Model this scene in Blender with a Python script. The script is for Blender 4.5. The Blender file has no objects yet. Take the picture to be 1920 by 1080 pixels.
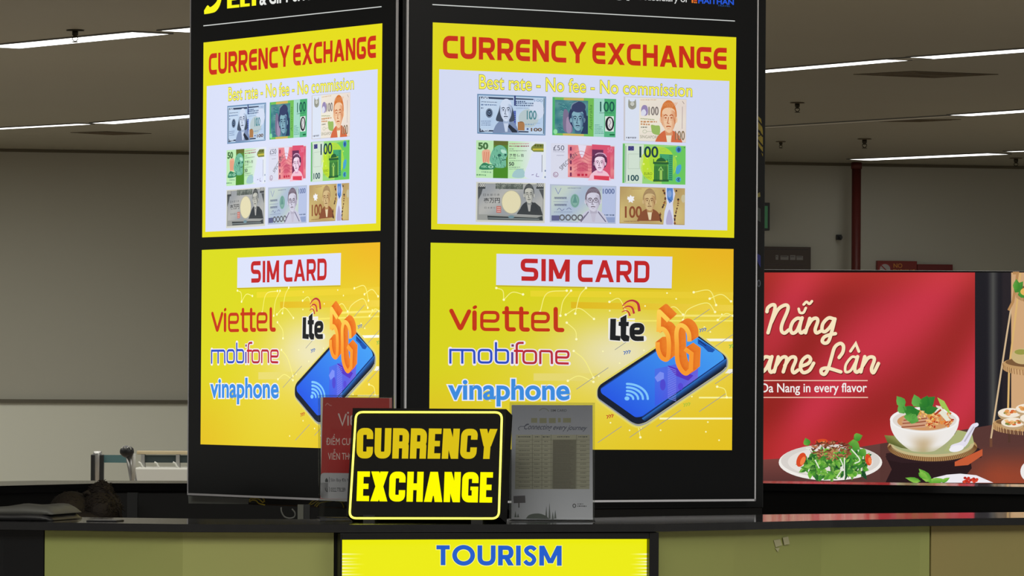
import bpy, bmesh, math, random
from mathutils import Vector, Matrix
from math import sin, cos, pi, radians

# ------------------------------------------------------------------ camera
F, CY, ROLL, TH = 9967.26, 733.08, 0.005866, radians(32.345)
CAMZ = 1.40
sc = bpy.context.scene
cd = bpy.data.cameras.new('camera')
cd.sensor_width = 36.0
cd.lens = F / 1920 * 36
cd.shift_x = (CY - 540) * sin(ROLL) / 1920
cd.shift_y = (CY - 540) * cos(ROLL) / 1920
cd.clip_end = 300
cam = bpy.data.objects.new('camera', cd)
sc.collection.objects.link(cam)
cam.matrix_world = Matrix.Translation((0, 0, CAMZ)) @ Matrix.Rotation(pi / 2, 4, 'X') @ Matrix.Rotation(ROLL, 4, 'Z')
sc.camera = cam

# ------------------------------------------------------------------ light
sc.view_settings.view_transform = 'Standard'
sc.view_settings.look = 'None'
sc.view_settings.gamma = 1
sc.view_settings.use_curve_mapping = False
sc.view_settings.exposure = 0.0
world = bpy.data.worlds.new('hall_light')
sc.world = world
world.use_nodes = True
wn = world.node_tree
bg = wn.nodes['Background']
WORLD_COL, WORLD_STR = (1.0, 0.985, 0.91, 1), 0.235
bg.inputs[0].default_value = WORLD_COL
bg.inputs[1].default_value = WORLD_STR
FILL_LAMPS = [  # added fill lights under the ceiling, brightening hall and counter: (x, y, size, energy)
    (-3.5, 33, 6.0, 190), (-4.5, 42, 3.5, 130), (6, 41, 4.0, 150), (3.2, 25, 5.0, 230), (-.9, 4.8, 3.0, 200), (4.2, 6.2, 2.6, 190)]
for (lx_, ly_, s_, e_) in FILL_LAMPS:
    ld = bpy.data.lights.new('hall_fill_light', 'AREA')
    ld.size = s_
    ld.energy = e_
    ld.color = (1.0, 0.98, 0.90)
    lo = bpy.data.objects.new('hall_fill_light', ld)
    lo.location = (lx_, ly_, 3.40)
    sc.collection.objects.link(lo)

# ------------------------------------------------------------------ pixel rays -> real places
def ray(px, py):
    dx, dy = px - 960, py - 540
    c, s = cos(ROLL), sin(ROLL)
    x = c * dx + s * dy
    y = -s * dx + c * dy - (CY - 540)
    return x / F, -y / F
def at_y(px, py, Y):
    a, b = ray(px, py)
    return Vector((a * Y, Y, CAMZ + b * Y))
def at_z(px, py, z):
    a, b = ray(px, py)
    Y = (z - CAMZ) / b
    return Vector((a * Y, Y, z))
def at_plane(px, py, P0, n):
    a, b = ray(px, py)
    d = Vector((a, 1, b)); o = Vector((0, 0, CAMZ))
    t = (P0 - o).dot(n) / d.dot(n)
    return o + d * t

# ------------------------------------------------------------------ helpers
def lin(c):
    return tuple(((v / 255) / 12.92 if v / 255 <= 0.04045 else (((v / 255) + .055) / 1.055) ** 2.4) for v in c[:3])
def mat(name, col, rough=.5, metal=0, emit=None, estr=1, spec=.5, noise=None, bump=None, alpha=None):
    m = bpy.data.materials.new(name)
    m.use_nodes = True
    nt = m.node_tree
    b = nt.nodes['Principled BSDF']
    b.inputs['Base Color'].default_value = (*lin(col), 1)
    b.inputs['Roughness'].default_value = rough
    b.inputs['Metallic'].default_value = metal
    b.inputs['Specular IOR Level'].default_value = spec
    if emit:
        b.inputs['Emission Color'].default_value = (*lin(emit), 1)
        b.inputs['Emission Strength'].default_value = estr
    if noise:
        col2, scale = noise
        tc = nt.nodes.new('ShaderNodeTexCoord')
        nz = nt.nodes.new('ShaderNodeTexNoise'); nz.inputs['Scale'].default_value = scale
        nz.inputs['Detail'].default_value = 5
        mx = nt.nodes.new('ShaderNodeMix'); mx.data_type = 'RGBA'
        mx.inputs[6].default_value = (*lin(col), 1); mx.inputs[7].default_value = (*lin(col2), 1)
        nt.links.new(tc.outputs['Object'], nz.inputs['Vector'])
        nt.links.new(nz.outputs[0], mx.inputs[0])
        nt.links.new(mx.outputs[2], b.inputs['Base Color'])
    if bump:
        tc = nt.nodes.new('ShaderNodeTexCoord')
        nz = nt.nodes.new('ShaderNodeTexNoise'); nz.inputs['Scale'].default_value = bump[0]
        bp = nt.nodes.new('ShaderNodeBump'); bp.inputs['Strength'].default_value = bump[1]
        bp.inputs['Distance'].default_value = .01
        nt.links.new(tc.outputs['Object'], nz.inputs['Vector'])
        nt.links.new(nz.outputs[0], bp.inputs['Height'])
        nt.links.new(bp.outputs[0], b.inputs['Normal'])
    if alpha is not None:
        b.inputs['Alpha'].default_value = alpha
    return m
def attr_mat(name, emissive=True, strength=1.0, rough=.25):
    m = bpy.data.materials.new(name)
    m.use_nodes = True
    nt = m.node_tree
    b = nt.nodes['Principled BSDF']
    at = nt.nodes.new('ShaderNodeAttribute'); at.attribute_name = 'Col'
    b.inputs['Roughness'].default_value = rough
    if emissive:
        b.inputs['Base Color'].default_value = (.006, .006, .007, 1)
        nt.links.new(at.outputs['Color'], b.inputs['Emission Color'])
        b.inputs['Emission Strength'].default_value = strength
        b.inputs['Specular IOR Level'].default_value = .3
    else:
        nt.links.new(at.outputs['Color'], b.inputs['Base Color'])
    return m
def link(o, parent=None):
    sc.collection.objects.link(o)
    if parent: o.parent = parent
    return o
def tag(o, label=None, cat=None, group=None, kind=None):
    for k, v in (('label', label), ('category', cat), ('group', group), ('kind', kind)):
        if v: o[k] = v
    return o
def thing(name, label, cat, loc=(0, 0, 0), rz=0, group=None):
    o = bpy.data.objects.new(name, None)
    o.empty_display_size = .1
    o.location = loc; o.rotation_euler = (0, 0, rz)
    link(o)
    return tag(o, label, cat, group)
class MB:
    """collects shapes into one mesh"""
    def __init__(s): s.bm = bmesh.new()
    def box(s, x0, x1, y0, y1, z0, z1, bev=0):
        r = bmesh.ops.create_cube(s.bm, size=1)
        vs = r['verts']
        for v in vs:
            v.co = Vector(((x0 + x1) / 2 + v.co.x * (x1 - x0), (y0 + y1) / 2 + v.co.y * (y1 - y0), (z0 + z1) / 2 + v.co.z * (z1 - z0)))
        if bev:
            es = list({e for v in vs for e in v.link_edges})
            bmesh.ops.bevel(s.bm, geom=es, offset=bev, segments=2, affect='EDGES', profile=.5)
        return s
    def prism(s, pts, z0, z1):
        b = [s.bm.verts.new((p[0], p[1], z0)) for p in pts]
        t = [s.bm.verts.new((p[0], p[1], z1)) for p in pts]
        s.bm.faces.new(t); s.bm.faces.new(list(reversed(b)))
        for i in range(len(pts)):
            j = (i + 1) % len(pts)
            s.bm.faces.new((b[i], b[j], t[j], t[i]))
        return s
    def hexa(s, a, b):
        """solid between quad a and quad b (lists of 4 points)"""
        A = [s.bm.verts.new(p) for p in a]; B = [s.bm.verts.new(p) for p in b]
        s.bm.faces.new(list(reversed(A))); s.bm.faces.new(B)
        for i in range(len(a)):
            j = (i + 1) % len(a)
            s.bm.faces.new((A[i], A[j], B[j], B[i]))
        return s
    def tube(s, pts, r, n=10, closed=False, caps=True):
        pts = [Vector(p) for p in pts]
        N = len(pts); rings = []
        rr = r if isinstance(r, (list, tuple)) else [r] * N
        prev = None
        for i, p in enumerate(pts):
            a = pts[(i - 1) % N] if (closed or i > 0) else p
            c = pts[(i + 1) % N] if (closed or i < N - 1) else p
            d = (c - a).normalized()
            up = prev if prev is not None else (Vector((0, 0, 1)) if abs(d.z) < .9 else Vector((1, 0, 0)))
            side = d.cross(up).normalized(); up2 = side.cross(d).normalized(); prev = up2
            rings.append([s.bm.verts.new(p + side * cos(2 * pi * k / n) * rr[i] + up2 * sin(2 * pi * k / n) * rr[i]) for k in range(n)])
        for i in range(N if closed else N - 1):
            A, B = rings[i], rings[(i + 1) % N]
            for k in range(n):
                s.bm.faces.new((A[k], A[(k + 1) % n], B[(k + 1) % n], B[k]))
        if not closed and caps:
            s.bm.faces.new(list(reversed(rings[0]))); s.bm.faces.new(rings[-1])
        return s
    def lathe(s, prof, cx=0, cy=0, n=24):
        rings = [[s.bm.verts.new((cx + r * cos(2 * pi * k / n), cy + r * sin(2 * pi * k / n), z)) for k in range(n)] for r, z in prof]
        for A, B in zip(rings, rings[1:]):
            for k in range(n): s.bm.faces.new((A[k], A[(k + 1) % n], B[(k + 1) % n], B[k]))
        s.bm.faces.new(list(reversed(rings[0]))); s.bm.faces.new(rings[-1])
        return s
    def blob(s, c, rad, jitter=0, seed=0, sub=3):
        rnd = random.Random(seed)
        r = bmesh.ops.create_icosphere(s.bm, subdivisions=sub, radius=1)
        for v in r['verts']:
            k = 1 + jitter * (rnd.random() - .5)
            v.co = Vector((c[0] + v.co.x * rad[0] * k, c[1] + v.co.y * rad[1] * k, c[2] + v.co.z * rad[2] * k))
        return s
    def build(s, name, material, parent=None, smooth=False):
        bmesh.ops.recalc_face_normals(s.bm, faces=s.bm.faces[:])
        me = bpy.data.meshes.new(name)
        s.bm.to_mesh(me); s.bm.free()
        me.materials.append(material)
        if smooth: me.polygons.foreach_set('use_smooth', [True] * len(me.polygons))
        return link(bpy.data.objects.new(name, me), parent)
def copy_tree(o, parent=None):
    c = o.copy(); sc.collection.objects.link(c); c.parent = parent
    for ch in [x for x in bpy.data.objects if x.parent == o]:
        copy_tree(ch, c)
    return c

# ------------------------------------------------------------------ flat printed / displayed artwork
def rounded(pts, r, closed=False, n=6):
    """polyline with rounded corners"""
    P = [Vector(p) for p in pts]; out = []
    N = len(P)
    for i in range(N):
        if not closed and i in (0, N - 1):
            out.append(tuple(P[i])); continue
        a, b, c = P[i - 1], P[i], P[(i + 1) % N]
        d1, d2 = (a - b), (c - b)
        rr = min(r, d1.length * .49, d2.length * .49)
        p, q = b + d1.normalized() * rr, b + d2.normalized() * rr
        for k in range(n + 1):
            t = k / n
            out.append(tuple(p * (1 - t) ** 2 + b * 2 * t * (1 - t) + q * t * t))
    return out
def smooth(pts, n=6, closed=False):
    """Catmull-Rom through the points"""
    P = [Vector(p) for p in pts]; N = len(P); out = []
    rng = range(N) if closed else range(N - 1)
    for i in rng:
        p1, p2 = P[i], P[(i + 1) % N]
        p0 = P[i - 1] if (closed or i > 0) else p1 * 2 - p2
        p3 = P[(i + 2) % N] if (closed or i + 2 < N) else p2 * 2 - p1
        for k in range(n):
            t = k / n
            out.append(tuple(.5 * ((2 * p1) + (p2 - p0) * t + (2 * p0 - 5 * p1 + 4 * p2 - p3) * t * t + (3 * p1 - p0 - 3 * p2 + p3) * t ** 3)))
    if not closed: out.append(tuple(P[-1]))
    return out
def ribbon(pts, w, closed=False, cap='butt', w2=None):
    P = [Vector(p[:2]) for p in pts]
    Q = [P[0]]
    for p in P[1:]:
        if (p - Q[-1]).length > 1e-6: Q.append(p)
    P = Q
    if closed and (P[0] - P[-1]).length < 1e-6: P.pop()
    N = len(P); L, R = [], []
    if N < 2: return []
    for i in range(N):
        ww = w if w2 is None else w + (w2 - w) * i / (N - 1)
        d1 = (P[i] - P[i - 1]).normalized() if (closed or i > 0) else None
        d2 = (P[(i + 1) % N] - P[i]).normalized() if (closed or i < N - 1) else None
        if d1 is None: d1 = d2
        if d2 is None: d2 = d1
        t = d1 + d2
        t = t.normalized() if t.length > 1e-6 else d1
        n = Vector((-t.y, t.x))
        k = 1 / max(.5, n.dot(Vector((-d1.y, d1.x))))
        L.append(P[i] + n * ww / 2 * k); R.append(P[i] - n * ww / 2 * k)
    polys = []
    for i in range(N if closed else N - 1):
        j = (i + 1) % N
        polys.append([L[i], L[j], R[j], R[i]])
    if cap == 'round' and not closed:
        for e, ww in ((P[0], w), (P[-1], w if w2 is None else w2)):
            polys.append([e + Vector((cos(a), sin(a))) * ww / 2 for a in [2 * pi * k / 14 for k in range(14)]])
    return polys
def ell(cx, cy, rx, ry, n=28, a0=0, a1=2 * pi, rot=0):
    full = abs(a1 - a0 - 2 * pi) < 1e-6
    out = []
    for k in range(n if full else n + 1):
        a = a0 + (a1 - a0) * k / n
        x, y = rx * cos(a), ry * sin(a)
        out.append((cx + x * cos(rot) - y * sin(rot), cy + x * sin(rot) + y * cos(rot)))
    return out

_tc = {}
def text_geo(s, bold=0.0, shear=0.0):
    key = (s, bold, shear)
    if key not in _tc:
        cu = bpy.data.curves.new('lettering', 'FONT')
        cu.body = s; cu.offset = bold; cu.shear = shear; cu.resolution_u = 9; cu.size = 1
        ob = bpy.data.objects.new('lettering', cu)
        me = ob.to_mesh()
        vs = [(v.co.x, v.co.y) for v in me.vertices]; fs = [tuple(p.vertices) for p in me.polygons]
        ob.to_mesh_clear(); bpy.data.objects.remove(ob); bpy.data.curves.remove(cu)
        _tc[key] = (vs, fs)
    return _tc[key]

# drawn capital letters; each returns polygons inside a box w wide and 1 high, y up
def glyph(ch, w, t, r, sq=False):
    h = t / 2; R = lambda p, c=False, rr=None: rounded(p, r if rr is None else rr, c)
    o = []
    rb = lambda p, c=False, rr=None, ww=None: o.extend(ribbon(R(p, c, rr), ww or t, c))
    dg = lambda x0, y0, x1, y1, tt: o.append([(x0 - tt / 2, y0), (x0 + tt / 2, y0), (x1 + tt / 2, y1), (x1 - tt / 2, y1)])
    th = t * .9 if not sq else t * .8
    m = .5
    if ch == 'C': 
        if sq: rb([(w - h, .64), (w - h, 1 - h), (h, 1 - h), (h, h), (w - h, h), (w - h, .38)])
        else: rb([(w, 1 - h), (h, 1 - h), (h, h), (w, h)])
    elif ch == 'U': rb([(h, 1), (h, h), (w - h, h), (w - h, 1)])
    elif ch in 'RD P':
        if ch == 'D': rb([(h, 1 - h), (w - h, 1 - h), (w - h, h), (h, h)], rr=r); rb([(h, 0), (h, 1)])
        else:
            mm = .42 + (0.03 if sq else 0)
            rb([(h, 0), (h, 1)]); rb([(h, 1 - h), (w - h, 1 - h), (w - h, mm), (h, mm)], rr=r)
            if ch == 'R':
                if sq: rb([(w * .5, mm), (w - h, mm), (w - h, 0)], rr=.05)
                else: dg(w * .52, mm, w - h * 1.05, 0, t * 1.2)
    elif ch == 'E':
        if sq: rb([(h, 0), (h, 1)]); [o.append([(0, y), (w * k, y), (w * k, y + th), (0, y + th)]) for y, k in ((0, 1), (.5 - th / 2, .92), (1 - th, 1))]
        else: rb([(w, 1 - h), (h, 1 - h), (h, h), (w, h)]); o.extend(ribbon([(h, .5), (w * .97, .5)], t * .95))
    elif ch == 'N':
        rb([(h, 0), (h, 1)]); rb([(w - h, 0), (w - h, 1)]); dg(h * 1.1, 1, w - h * 1.1, 0, t * 1.15)
    elif ch == 'M':
        rb([(h, 0), (h, 1)]); rb([(w - h, 0), (w - h, 1)]); dg(h * 1.1, 1, w / 2, .12, t * 1.05); dg(w - h * 1.1, 1, w / 2, .12, t * 1.05)
    elif ch == 'Y':
        k = .42; dg(h * 1.1, 1, w / 2, k, t * 1.15); dg(w - h * 1.1, 1, w / 2, k, t * 1.15); rb([(w / 2, 0), (w / 2, k + .05)])
    elif ch == 'X':
        dg(h * 1.15, 1, w - h * 1.15, 0, t * 1.25); dg(w - h * 1.15, 1, h * 1.15, 0, t * 1.25)
    elif ch == 'H':
        rb([(h, 0), (h, 1)]); rb([(w - h, 0), (w - h, 1)]); rb([(h, m), (w - h, m)])
    elif ch == 'A':
        dg(w / 2, 1, h * 1.1, 0, t * 1.2); dg(w / 2, 1, w - h * 1.1, 0, t * 1.2); o.append([(w * .25, .2), (w * .75, .2), (w * .7, .2 + t * .75), (w * .3, .2 + t * .75)])
    elif ch == 'G':
        if sq: rb([(w - h, .64), (w - h, 1 - h), (h, 1 - h), (h, h), (w - h, h)]); o.append([(w - t, 0), (w, 0), (w, .52), (w * .52, .52), (w * .52, .4), (w - t, .4)])
        else: rb([(w, 1 - h), (h, 1 - h), (h, h), (w - h, h), (w - h, .46), (w * .5, .46)], rr=r * .8)
    elif ch == 'S':
        rb([(w * .97, 1 - h), (h, 1 - h), (h, .5 + .01), (w - h, .5 - .01), (w - h, h), (0.03, h)], rr=r * .75)
    elif ch == 'I': rb([(h, 0), (h, 1)])
    return o
def caps(s, w, t, r, gap, space, sq=False, widths={}):
    x = 0; out = []
    for ch in s:
        if ch == ' ': x += space; continue
        ww = widths.get(ch, t if ch == 'I' else w)
        for p in glyph(ch, ww, t, r, sq): out.append([(q[0] + x, q[1]) for q in p])
        x += ww + gap
    return out, x - gap

class Canvas:
    """flat artwork: coloured polygons in picture coordinates, mapped onto a real plane"""
    def __init__(s, mp, eps=.00016):
        s.mp = mp; s.P = []; s.fr = (0, 0, 1); s.eps = eps; s.L = 0
    def frame(s, x0=0, y0=0, k=1): s.fr = (x0, y0, k)
    def T(s, p):
        x0, y0, k = s.fr
        return s.mp(x0 + p[0] / k, y0 + p[1] / k)
    def layer(s, n): s.L = n
    clip = None
    def setclip(s, pts):
        s.clip = None if pts is None else [s.mp(*p) for p in pts]
    def poly(s, pts, col, L=None):
        cols = col if isinstance(col, list) else [col] * len(pts)
        P = [(*s.T(p), *lin(c)) for p, c in zip(pts, cols)]
        if s.clip:
            q = s.clip
            ar = sum(q[i][0] * q[(i + 1) % 4][1] - q[(i + 1) % 4][0] * q[i][1] for i in range(4))
            for i in range(4):
                a, b = q[i], q[(i + 1) % 4]
                sd = lambda p: ((b[0] - a[0]) * (p[1] - a[1]) - (b[1] - a[1]) * (p[0] - a[0])) * (1 if ar > 0 else -1)
                out = []
                for k in range(len(P)):
                    p, n = P[k], P[(k + 1) % len(P)]
                    dp, dn = sd(p), sd(n)
                    if dp >= 0: out.append(p)
                    if (dp >= 0) != (dn >= 0):
                        t = dp / (dp - dn)
                        out.append(tuple(p[j] + (n[j] - p[j]) * t for j in range(5)))
                P = out
                if len(P) < 3: return
        s.P.append(([(p[0], p[1]) for p in P], [p[2:] for p in P], s.L if L is None else L))
    def polys(s, ps, col, L=None):
        for p in ps: s.poly(p, col, L)
    def rect(s, x0, y0, x1, y1, col, L=None): s.poly([(x0, y0), (x1, y0), (x1, y1), (x0, y1)], col, L)
    def ribbon(s, pts, w, col, L=None, closed=False, cap='butt', w2=None): s.polys(ribbon(pts, w, closed, cap, w2), col, L)
    def ell(s, cx, cy, rx, ry, col, L=None, **k): s.poly(ell(cx, cy, rx, ry, **k), col, L)
    def ring(s, cx, cy, rx, ry, w, col, L=None): s.polys(ribbon(ell(cx, cy, rx, ry), w, True), col, L)
    def grad(s, quad, nx, ny, fn, L=None):
        """quad TL TR BR BL, colour = fn(u,v)"""
        q = [Vector(p) for p in quad]
        pt = lambda u, v: (q[0] * (1 - u) + q[1] * u) * (1 - v) + (q[3] * (1 - u) + q[2] * u) * v
        for i in range(nx):
            for j in range(ny):
                uv = [(i / nx, j / ny), ((i + 1) / nx, j / ny), ((i + 1) / nx, (j + 1) / ny), (i / nx, (j + 1) / ny)]
                s.poly([pt(*a) for a in uv], [fn(*a) for a in uv], L)
    def fit(s, polys, bbox, quad, col, L=None):
        x0, y0, x1, y1 = bbox; q = [Vector(p) for p in quad]
        for p in polys:
            out = []
            for x, y in p:
                u, v = (x - x0) / (x1 - x0), (y1 - y) / (y1 - y0)
                out.append((q[0] * (1 - u) + q[1] * u) * (1 - v) + (q[3] * (1 - u) + q[2] * u) * v)
            s.poly(out, col, L)
    def text(s, t, quad, col, bold=0.0, L=None, outline=None, shear=0):
        vs, fs = text_geo(t, 0, shear)
        if not vs: return
        bb = (min(v[0] for v in vs), min(v[1] for v in vs), max(v[0] for v in vs), max(v[1] for v in vs))
        LL = s.L if L is None else L
        if outline:
            v2, f2 = text_geo(t, outline[0], shear)
            s.fit([[v2[i] for i in f] for f in f2], bb, quad, outline[1], LL)
            LL += 1
        v2, f2 = text_geo(t, bold, shear)
        s.fit([[v2[i] for i in f] for f in f2], bb, quad, col, LL)
    def trect(s, t, x0, y0, x1, y1, col, **k): s.text(t, [(x0, y0), (x1, y0), (x1, y1), (x0, y1)], col, **k)
    def caps(s, txt, quad, col, L=None, **k):
        ps, w = caps(txt, **k)
        s.fit(ps, (0, 0, w, 1), quad, col, L)
    def build(s, name, material, parent=None, to3=None):
        vs, fs, cs = [], [], []
        for pts, cols, L in s.P:
            b = len(vs)
            a = sum(pts[i][0] * pts[(i + 1) % len(pts)][1] - pts[(i + 1) % len(pts)][0] * pts[i][1] for i in range(len(pts)))
            if a < 0: pts, cols = pts[::-1], cols[::-1]
            for p in pts: vs.append(to3(p[0], p[1], L * s.eps))
            fs.append(tuple(range(b, b + len(pts)))); cs.extend(cols)
        me = bpy.data.meshes.new(name)
        me.from_pydata(vs, [], fs)
        ca = me.color_attributes.new('Col', 'FLOAT_COLOR', 'CORNER')
        ca.data.foreach_set('color', [x for c in cs for x in (*c, 1.0)])
        me.materials.append(material)
        return link(bpy.data.objects.new(name, me), parent)
def mixc(a, b, t):
    t = max(0, min(1, t))
    return tuple(a[i] * (1 - t) + b[i] * t for i in range(3))
def sst(a, b, x):
    t = max(0, min(1, (x - a) / (b - a))); return t * t * (3 - 2 * t)

# ------------------------------------------------------------------ materials
M = dict(
    black=mat('black_gloss_frame', (9, 10, 14), .35, spec=.4),
    bezel=mat('black_display_glass', (13, 14, 17), .3, spec=.3),
    housing=mat('black_laminate', (16, 16, 17), .22),
    edge_glint=mat('painted_edge_highlight', (236, 236, 244), .3, .1),  # bright paint puts the highlight of the edge trim into its colour
    top=mat('black_polished_stone', (20, 20, 22), .07, noise=((30, 29, 30), 60)),
    olive=mat('olive_laminate', (144, 160, 88), .35, noise=((150, 146, 92), 1.6)),  # noise tint stands in for brownish reflections on the panels
    dark=mat('dark_interior', (12, 12, 14), .6),
    ceiling=mat('ceiling_panel', (176, 174, 157), .45, noise=((166, 160, 142), .35)),
    wall=mat('painted_wall', (194, 194, 182), .7, noise=((186, 184, 170), .5)),
    floor=mat('floor_tile', (158, 146, 132), .3),
    lightstrip=mat('lit_diffuser', (240, 240, 235), .5, emit=(255, 255, 250), estr=3.0),
    dimstrip=mat('unlit_diffuser', (220, 218, 206), .5),
    sprk=mat('brass_dark', (60, 56, 44), .4, .6),
    redpipe=mat('dark_red_paint', (96, 34, 30), .5),
    steel=mat('brushed_steel', (190, 190, 188), .3, .7),
    white=mat('white_enamel', (215, 215, 208), .4),
    teal=mat('teal_belt', (86, 124, 128), .7),
    beige=mat('beige_board', (196, 180, 145), .6),
    darkgrey=mat('charcoal_plastic', (38, 40, 42), .4),
    grey=mat('grey_plastic', (120, 122, 120), .5),
    hair=mat('dark_brown_hair', (40, 32, 27), .8, bump=(200, .3)),
    skin=mat('skin', (196, 150, 120), .5),
    cloth=mat('dark_shirt', (46, 38, 36), .8),
    art=attr_mat('display_image'),
    artL=attr_mat('display_image_bright', True, 1.08),
    board=attr_mat('lightbox_image'),
    printed=attr_mat('printed_sheet', False, rough=.35),
    ornament=attr_mat('printed_ornament', False, rough=.25),
    signface=mat('matt_black_acrylic', (9, 8, 6), .6, spec=.15),
    neon=mat('lit_yellow_tube', (255, 250, 120), .4, emit=(250, 250, 85), estr=1.25),
    letbright=mat('lit_yellow_letters', (6, 6, 2), 1, emit=(255, 252, 2), estr=1.0, spec=0),
    letdim=mat('dim_yellow_letters', (6, 5, 2), 1, emit=(218, 192, 24), estr=1.0, spec=0),
)
def acrylic():
    m = bpy.data.materials.new('clear_acrylic'); m.use_nodes = True
    nt = m.node_tree; nt.nodes.clear()
    o = nt.nodes.new('ShaderNodeOutputMaterial'); mx = nt.nodes.new('ShaderNodeMixShader')
    tr = nt.nodes.new('ShaderNodeBsdfTransparent'); gl = nt.nodes.new('ShaderNodeBsdfGlossy')
    tr.inputs[0].default_value = (.93, .94, .93, 1); gl.inputs['Roughness'].default_value = .05
    fr = nt.nodes.new('ShaderNodeFresnel'); fr.inputs[0].default_value = 1.4
    nt.links.new(fr.outputs[0], mx.inputs[0]); nt.links.new(tr.outputs[0], mx.inputs[1]); nt.links.new(gl.outputs[0], mx.inputs[2])
    nt.links.new(mx.outputs[0], o.inputs[0])
    return m
M['acrylic'] = acrylic()

# ------------------------------------------------------------------ the setting
CEIL = 3.5
def struct(name, o):
    o.name = name; o['kind'] = 'structure'; return o
wl = at_z(0, 279, CEIL); wr = at_z(1920, 312, CEIL)
wd = (wr - wl).normalized()
A, B = wl - wd * 14, wr + wd * 14
nb = Vector((-wd.y, wd.x, 0)) * .3
struct('wall_back', MB().prism([A.to_2d(), B.to_2d(), (B + nb).to_2d(), (A + nb).to_2d()], 0, CEIL + .3).build('wall_back', M['wall']))
struct('floor', MB().prism([(-20, -6), (20, -6), B.to_2d() + Vector((2, .2)), A.to_2d() + Vector((-2, .2))], -.2, 0).build('floor', M['floor']))
struct('ceiling', MB().prism([(-20, -6), (20, -6), B.to_2d(), A.to_2d()], CEIL, CEIL + .2).build('ceiling', M['ceiling']))
# bumper rail on the wall
def wallpt(px, py, off=0):
    return at_plane(px, py, wl + Vector((wd.y, -wd.x, 0)) * off, Vector((-wd.y, wd.x, 0)))
rz = wallpt(170, 753).z
nf = Vector((wd.y, -wd.x, 0))
r0, r1 = A + wd * 4, wallpt(960, 753)
tr_ = MB()
tr_.prism([(r0).to_2d(), (r1).to_2d(), (r1 + nf * .06).to_2d(), (r0 + nf * .06).to_2d()], rz - .014, rz + .018)
struct('trim_1', tr_.build('trim_1', mat('bumper_rail', (104, 100, 86), .4, .2)))
struct('trim_3', MB().prism([A.to_2d(), B.to_2d(), (B + nf * .03).to_2d(), (A + nf * .03).to_2d()], CEIL - .025, CEIL - .002).build('trim_3', mat('shadow_gap_trim', (104, 98, 80), .7)))
# paler dado panel below the rail
struct('trim_2', MB().prism([A.to_2d(), B.to_2d(), (B + nf * .02).to_2d(), (A + nf * .02).to_2d()], 0, rz - .012).build('trim_2', mat('pale_dado_paint', (238, 240, 226), .7)))
# coffer joints on the ceiling
lwp = wallpt(0, 756)

# ceiling linear lights
def strip(p0, p1, lit, label, width=.2, group='linear lights recessed in the ceiling'):
    a, b = at_z(*p0, CEIL), at_z(*p1, CEIL)
    d = (b - a); L = d.length; ang = math.atan2(d.y, d.x)
    t = thing('linear_ceiling_light', label, 'ceiling light', (a + b) / 2, ang, group)
    w = width / 2; z1 = 0
    hb = MB()
    hb.box(-L / 2 - .02, L / 2 + .02, -w - .015, -w, -.008, 0).box(-L / 2 - .02, L / 2 + .02, w, w + .015, -.008, 0)
    hb.box(-L / 2 - .02, -L / 2, -w, w, -.008, 0).box(L / 2, L / 2 + .02, -w, w, -.008, 0)
    hb.build('light_frame', M['grey'], t)
    MB().box(-L / 2, L / 2, -w, w, -.007, -.001).build('diffuser', M['lightstrip'] if lit else M['dimstrip'], t)
    return t
strip((2, 87), (283, 60), True, 'long lit ceiling strip at upper left, behind the large sprinkler', .26)
strip((328, 57), (560, 34), True, 'lit ceiling strip continuing behind the left display near its top', .2)
strip((-60, 243), (160, 231), True, 'thin lit ceiling strip nearest the left wall, left end', .13)
strip((193, 230), (420, 211), True, 'lit ceiling strip running into the left edge of the left display', .2)
strip((1340, 140), (1683, 110.5), True, 'lit ceiling strip leaving the right edge of the right display', .17)
strip((1683, 110), (1726, 107), False, 'short unlit joint between the two lit strips above the square vent', .12)
strip((1728, 107), (1990, 87.5), True, 'highest lit ceiling strip at the right edge of the picture')
strip((1380, 241), (1790, 216), False, 'unlit ceiling strip at right, above the dark red pipe', .14)
strip((1800, 215), (1990, 202), True, 'middle lit ceiling strip at the right edge, right of the unlit one', .2)
strip((1612, 298.5), (1872, 287), True, 'lowest lit ceiling strip at right, starting above the dark red pipe', .26)
strip((1892, 283), (2000, 279), True, 'short thin lit ceiling strip at far right, right of the lowest strip', .1)

# square air vents
def vent(px, label, th_=.004):
    vq = [at_z(x, y, CEIL) for x, y in px]
    vc = sum(vq, Vector()) / 4
    vt = thing('ceiling_vent', label, 'vent', vc, 0, 'flush square vents in the ceiling')
    vb = MB(); vb.hexa([(p - vc) + Vector((0, 0, -th_)) for p in vq], [(p - vc) for p in vq]); vb.build('vent_body', M['vent'], vt)
    for k in (.3, .55, .8):
        MB().tube([(p - vc) * k + Vector((0, 0, -th_)) for p in vq], .004, 6, closed=True).build('vent_louver', M['louver'], vt)
M['vent'] = mat('dark_vent_mesh', (104, 96, 78), .8); M['louver'] = mat('vent_louver_paint', (120, 108, 88), .7)
vent(((1600, 139), (1712, 133), (1872, 139), (1752, 145.5)), 'dark square air vent in the ceiling at upper right')
vent(((1625, 227), (1690, 224), (1802, 223.5), (1728, 227.5)), 'thin dark ceiling vent just under the unlit strip at right')
vent(((132, 248), (200, 246), (284, 250), (214, 252.5)), 'thin dark ceiling vent below the lower strips at left')

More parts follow.
